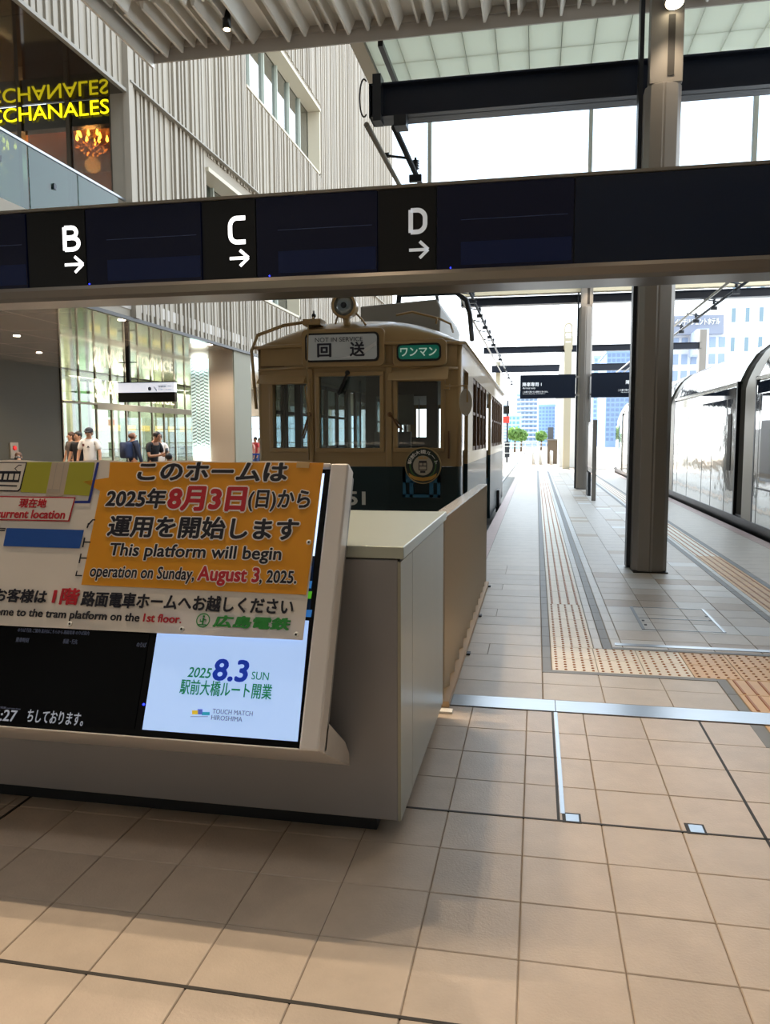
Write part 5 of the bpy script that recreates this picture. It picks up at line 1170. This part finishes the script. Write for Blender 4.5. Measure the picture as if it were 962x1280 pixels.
    for sd in (-1, 1):
        k = len(BJ); BJ += [(V(sd*.085, 0, .86), .105*s), (V(sd*.095, .02, .49) if not seated else Vector((sd*.11*s, .42*s, .48*s)), .078*s), (Vector((sd*.10*s, (.40 if seated else -.01)*s, .12*s)), .062*s)]; BE += [(0, k), (k, k+1), (k+1, k+2)]
    skin_obj('trousers', BJ, BE, mat('cloth_'+bot, bot, .8), t, 1)
    for sd in (-1, 1): attach(MB().ball(Vector((sd*.105*s, (.46 if seated else .05)*s, .035)), .05*s, 10, (1, 2.6, .7)), 'shoe', mat('shoe', '2A2A2C', .6))
    if seated:
        q = empty('stool', (x, y, 0), 'low stool under the %s' % label, 'stool'); box('seat', (x-.2, y-.2, .33*s), (x+.2, y+.2, .37*s), DSTEEL, q)
        for ax_, ay_ in ((-1, -1), (1, -1), (1, 1), (-1, 1)): box('leg', (x+ax_*.17-.015, y+ay_*.17-.015, 0), (x+ax_*.17+.015, y+ay_*.17+.015, .33*s), DSTEEL, q)
    if pack: attach(MB().prism(rrect(-.15*s, .15*s, (1.02)*s-sit, 1.43*s-sit, .07), 'y', -.28*s, -.10*s).tube([V(-.11, -.12, 1.42), V(-.13, .05, 1.47), V(-.12, .14, 1.3), V(-.13, 0, 1.08)], .02, 6).tube([V(.11, -.12, 1.42), V(.13, .05, 1.47), V(.12, .14, 1.3), V(.13, 0, 1.08)], .02, 6), 'backpack', mat('pack_'+pack, pack, .8))
    if phone: attach(MB().box(V(-.04, .40+.12*bf, 1.17), V(.04, .41+.12*bf, 1.31)), 'phone', BLACK)
    return t, shirt, J
def at(px, Y): q = onY(px, 560, Y); return q.x
t, shirt, _ = person(at(112, 16.5), 16.5, -78, 'person in a white printed T-shirt and dark cap, standing by the shopfront', 1.80, 'DCD6CE', '2C3036', cap='15151C')
b = MB(); b.box((.07, .135, 1.36), (.12, .142, 1.42)); o = bpy.data.objects.new('chest_badge', bpy.data.meshes.new('chest_badge')); o.data.from_pydata(b.v, [], b.f); o.data.materials.append(mat('badge_print', '6A3A34', .7)); COL.objects.link(o); o.parent = t
b = MB(); b.add([(-.05, .138, 1.33), (.02, .138, 1.33), (-.015, .140, 1.38), (-.05, .132, 1.33), (.02, .132, 1.33), (-.015, .134, 1.38)], [(0, 1, 2), (3, 4, 5)]); o = bpy.data.objects.new('chest_mark', bpy.data.meshes.new('chest_mark')); o.data.from_pydata(b.v, [], b.f); o.data.materials.append(mat('mark_print', '2A1A1A', .7)); COL.objects.link(o); o.parent = t
person(at(98, 17.6), 17.6, -100, 'person in black standing just behind the white T-shirt', 1.72, '17171B', '1A1A20')
person(at(89, 19.2), 19.2, -120, 'person in grey-brown at the left of the pair by the glazing', 1.72, '5A5048', '3A342E', hair='brown', longhair=True)
person(at(166, 18.5), 18.5, 60, 'person in dark blue with a navy backpack, seen from behind', 1.72, '1C2438', '20242E', bald=True, pack='1C2A4A', skin=SKD, sleeve='long')
person(at(190, 17.2), 17.2, -20, 'person in a black T-shirt looking down at a phone', 1.70, '121216', '22262C', arms='up', bend=.7, phone=True, skin=SKD)
person(at(199, 19.2), 19.2, -60, 'person in a pale shirt behind the one with the phone', 1.66, 'D8D0C8', '3A3C44', hair='brown')
person(at(211, 16.8), 16.8, 90, 'dark-haired person low down beside the column, only the head showing', 1.60, '1A1A20', '20242C', sit=.36)
person(at(19, 15.5), 15.5, -40, 'dark-haired person leaning forward at the left edge', 1.55, 'C8C0B8', '2A2C34', sit=.32, bend=.8)
person(at(22.5, 16.9), 16.9, -60, 'person with brown hair behind the leaning one at the left edge', 1.62, '3A3430', '2A2C34', hair='brown', sit=.22)
crowd = [(308, 33, 'D88A88', 'in a pale pink top at the left of the far group'), (313, 31, 'E8A89A', 'in a light coral top in the middle of the far group'), (319, 32, 'C84A4C', 'in a red top nearest the cream tram'), (324, 35, 'D87878', 'in a rose top partly behind the cream tram'), (341, 30, '8E1420', 'in dark red, seen through the tram window')]
for px_, Y_, c, d in crowd: person(at(px_, Y_), Y_, random.uniform(-150, -40), 'person '+d, random.uniform(1.5, 1.66) if px_ < 330 else 1.75, c, '3A4A78')
# belt barrier by the far group
bb = empty('belt_barrier', (-12, 29, 0), 'blue belt barrier in front of the far group', 'barrier'); xa, xb = at(300, 29), at(330, 29)
for xx in (xa, (xa+xb)/2, xb): MB().lathe([(.17, 0), (.17, .02), (.025, .03), (.025, .95)], (xx, 29, 0), n=12).build('post', DSTEEL, bb)
box('belt', (xa, 28.99, .86), (xb, 29.01, .93), mat('belt_blue', '2A4AA0', .6), bb)
# window wall at the far end of the concourse
fw_ = empty('window_3', (-18, 48, 0), 'bright window wall at the far end of the concourse', 'window', kind='structure')
for i in range(10): box('mullion', (-26+i*1.8, 48, 0), (-25.92+i*1.8, 48.12, 4.36), WHITE, fw_)
for z in (0.0, 1.2, 2.1, 2.9): box('rail', (-26, 48, z), (WX-.9, 48.1, z+.05), MUL, fw_)
for i in range(9): box('pane', (-25.9+i*1.8, 48.04, .05), (-24.2+i*1.8, 48.06, 2.9), glass('plain_pane', 'F0F8FF', .04, .95), fw_)
box('bulkhead', (-34, 47.9, 2.95), (WX-.9, 48.2, 4.7), mat('bulkhead', 'B0A498', .6), fw_)
# ---------------------------------------------------------------- town beyond the platform; distance haze is put into the pale bluish wall colours
def building(name_label, px0, px1, pytop, Y, depth, wallc, winc, floors, cols, base=-.4, cat='building', balc=False, ww=.33, wh=.3):
    a, c = onY(px0, 500, Y), onY(px1, 500, Y); zt_ = onY((px0+px1)/2, pytop, Y).z
    t = empty('building', ((a.x+c.x)/2, Y, base), name_label, cat)
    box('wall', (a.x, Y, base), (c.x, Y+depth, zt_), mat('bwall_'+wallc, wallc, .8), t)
    w = (c.x-a.x)/cols; h = (zt_-base-1)/floors
    wm = mat('bwin_'+winc, winc, .15)
    me = None
    for i in range(cols):
        for j in range(floors):
            if me is None:
                b_ = MB().box((-w*ww, -.06, -h*wh), (w*ww, .05, h*wh)); me = bpy.data.meshes.new('window'); me.from_pydata(b_.v, [], b_.f); me.materials.append(wm)
            inst('window', me, (a.x+w*(i+.5), Y, base+1+h*(j+.5)), t)
    if balc:
        for j in range(floors): box('balcony', (a.x-.0, Y-1.0, base+1+h*j), (c.x, Y, base+1.0+h*(j+.28)), mat('balcony_pale', 'D2DAE4', .7), t)
    box('parapet', (a.x-.1, Y-.1, zt_), (c.x+.1, Y+depth, zt_+.5), mat('bwall_'+wallc), t)
    return t, a.x, c.x, zt_
building('hazy pale blue apartment block with balconies, left of the middle pillar', 645, 672, 492, 150, 18, 'B8C8DC', '8A9CB4', 11, 5, balc=True)
building('darker hazy blue slab block left of the far slim pillar', 673, 694, 508, 172, 15, '8FA8CC', '7488A4', 10, 5)
building('low hazy teal block behind the street trees', 635, 650, 520, 130, 14, 'A8C4D0', '6E98A8', 6, 3)
building('tall hazy blue tower between the pillars, farther one', 741, 762, 447, 190, 20, '9AB0D0', '788CA8', 18, 4)
building('tall hazy slate-blue tower just left of the nearest pillar', 757, 786, 441, 150, 20, '7C92B8', '5E7290', 18, 5)
building('narrow hazy pale tower seen between the pillars', 728, 744, 460, 230, 18, 'C0D0E4', '98A8BC', 16, 3)
building('thin hazy pale tower at the left of the platform end', 618, 634, 505, 240, 14, 'C8D8E8', '98A8BC', 12, 3)
tH, xa, xb, zt_ = building('white hotel with a grey rooftop sign board', 836, 905, 418, 62, 8, 'D4D8E0', '8A9CB8', 7, 6)
x0, x1, z0, z1 = pbox((838, 395), (904, 417), 61.5)
rb = box('roof_sign', (x0, 61.5, z0), (x1, 62.1, z1), mat('hotel_sign_grey', '8A90A0', .6), tH)
Yt = 61.45; a = onY(843, 404, Yt); b_ = onY(899, 401, Yt)
text('lettering', 'インテリジェントホテル', WHITE, rb, facing(Yt), a.x, b_.x, onY(870, 406, Yt).z, onY(870, 398.5, Yt).z, z=.0, bold=.03, th=.05)
x0, x1, z0, z1 = pbox((872, 411), (885, 441), 59)
vs_ = box('side_sign', (x0, 59, z0), (x1, 62, z1), mat('side_sign_pale', 'BCC8E0', .6), tH)
q = onY(878.5, 417, 59); poly('green_mark', facing(58.98), [(q.x-.25, q.z-.18), (q.x+.25, q.z-.18), (q.x+.2, q.z+.1), (q.x, q.z+.22), (q.x-.2, q.z+.1)], 0, mat('mark_green', '2FA060', .5), vs_)
for i, ch in enumerate('大樹生命'): q = onY(878.5, 423+i*4.8, 59); text('lettering', ch, DK, vs_, facing(58.98), q.x-.13, q.x+.13, q.z-.13, q.z+.13, z=0, th=.03)
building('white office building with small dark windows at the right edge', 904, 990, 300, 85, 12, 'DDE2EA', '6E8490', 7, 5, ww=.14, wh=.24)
# street trees
def tree(x, y, h, r, label):
    t = empty('tree', (x, y, -.42), label, 'tree')
    MB().tube([(x, y, -.42), (x+.05, y, h*.45), (x, y, h*.7)], .14, 8, r2=.06).build('trunk', mat('bark', '5A4632', .9), t)
    b = MB()
    for k in range(260):
        a = random.uniform(0, 6.28); e = random.uniform(-1, 1); q = random.random()**.4*r
        c = Vector((x+q*math.cos(a)*math.sqrt(1-e*e), y+q*math.sin(a)*math.sqrt(1-e*e), h*.72+q*e*.8)); d = Vector((random.gauss(0, 1), random.gauss(0, 1), random.gauss(0, 1))).normalized()*.34; e2 = d.orthogonal().normalized()*.22
        b.add([c-d, c+e2, c+d, c-e2], [(0, 1, 2, 3)])
    tag(b.build('foliage', mat('leaf', '6E8E48', .6, transl=.4), t), kind='stuff')
for px_, Y_, h, r, d in ((643, 100, 2.7, 1.0, 'small bright green street tree left of the platform end'), (651, 104, 2.4, .85, 'rounded street tree beside the first one'), (676, 112, 2.3, .8, 'street tree in front of the darker slab block')): tree(at(px_, Y_), Y_, h, r, d)
# end-of-platform railing, bollards and cabinets
rl = empty('platform_railing', (0, 46.5, 0), 'pale railing across the end of the platform', 'railing')
xa, xb = at(630, 47.5), at(700, 47.5)
for z in (.55, .95, 1.15): box('rail', (xa, 47.48, z), (xb, 47.52, z+.05), WHITE, rl)
for i in range(9): xx = xa+(xb-xa)*i/8; box('post', (xx-.03, 47.46, -.42), (xx+.03, 47.54, 1.2), WHITE, rl)
for px_, wh_ in ((667, 'leftmost of the three'), (676, 'middle one of the three'), (689, 'nearest the brown cabinet')):
    xx = at(px_, 44.5); tag(MB().lathe([(.09, 0), (.09, .7), (.05, .78)], (xx, 44.5, 0), n=12).build('bollard', WHITE, None, (xx, 44.5, 0)), 'white bollard near the end of the platform, '+wh_, 'bollard', 'white bollards at the platform end')
xx = at(690, 46); cbx = empty('ticket_cabinet', (xx, 46, 0), 'brown cabinet with a small dark display at the platform end', 'cabinet'); box('body', (xx-.28, 45.7, 0), (xx+.28, 46.2, 1.35), mat('cabinet_brown', '6A5A48', .6), cbx); box('display_box', (at(684, 46), 45.8, 1.2), (at(691, 46), 46.1, 2.1), mat('cabinet_grey', '565A5E', .5), cbx); box('lid', (xx-.33, 45.65, 1.35), (xx+.33, 46.25, 1.42), PILLAR, cbx)
sg = empty('signal_post', (at(633.5, 60), 60, -.42), 'slim post with a red lamp box by the left track', 'signal'); xx = at(633.5, 60)
MB().tube([(xx, 60, -.42), (xx, 60, 4.3)], .07, 8).build('post', DSTEEL, sg); box('red_box', (xx-.35, 59.8, 2.6), (xx+.15, 59.95, 3.1), mat('signal_red', 'E03A30', .4, emit=.6), sg); box('black_box', (xx-.3, 59.8, 3.3), (xx+.15, 59.95, 3.9), BLACK, sg); box('relay_case', (xx-.2, 59.8, 0), (xx+.2, 60.1, 1.2), DSTEEL, sg)
# town fence along the far side of the silver tram's track
f2 = empty('track_side_railing', (6.8, 30, -.42), 'white railing beyond the silver tram', 'railing')
for z in (.4, .8, 1.1): box('rail', (6.9, 5, z-.4), (6.94, 60, z-.36), WHITE, f2)
for i in range(24): box('post', (6.88, 5+i*2.4, -.42), (6.96, 5.06+i*2.4, .75), WHITE, f2)
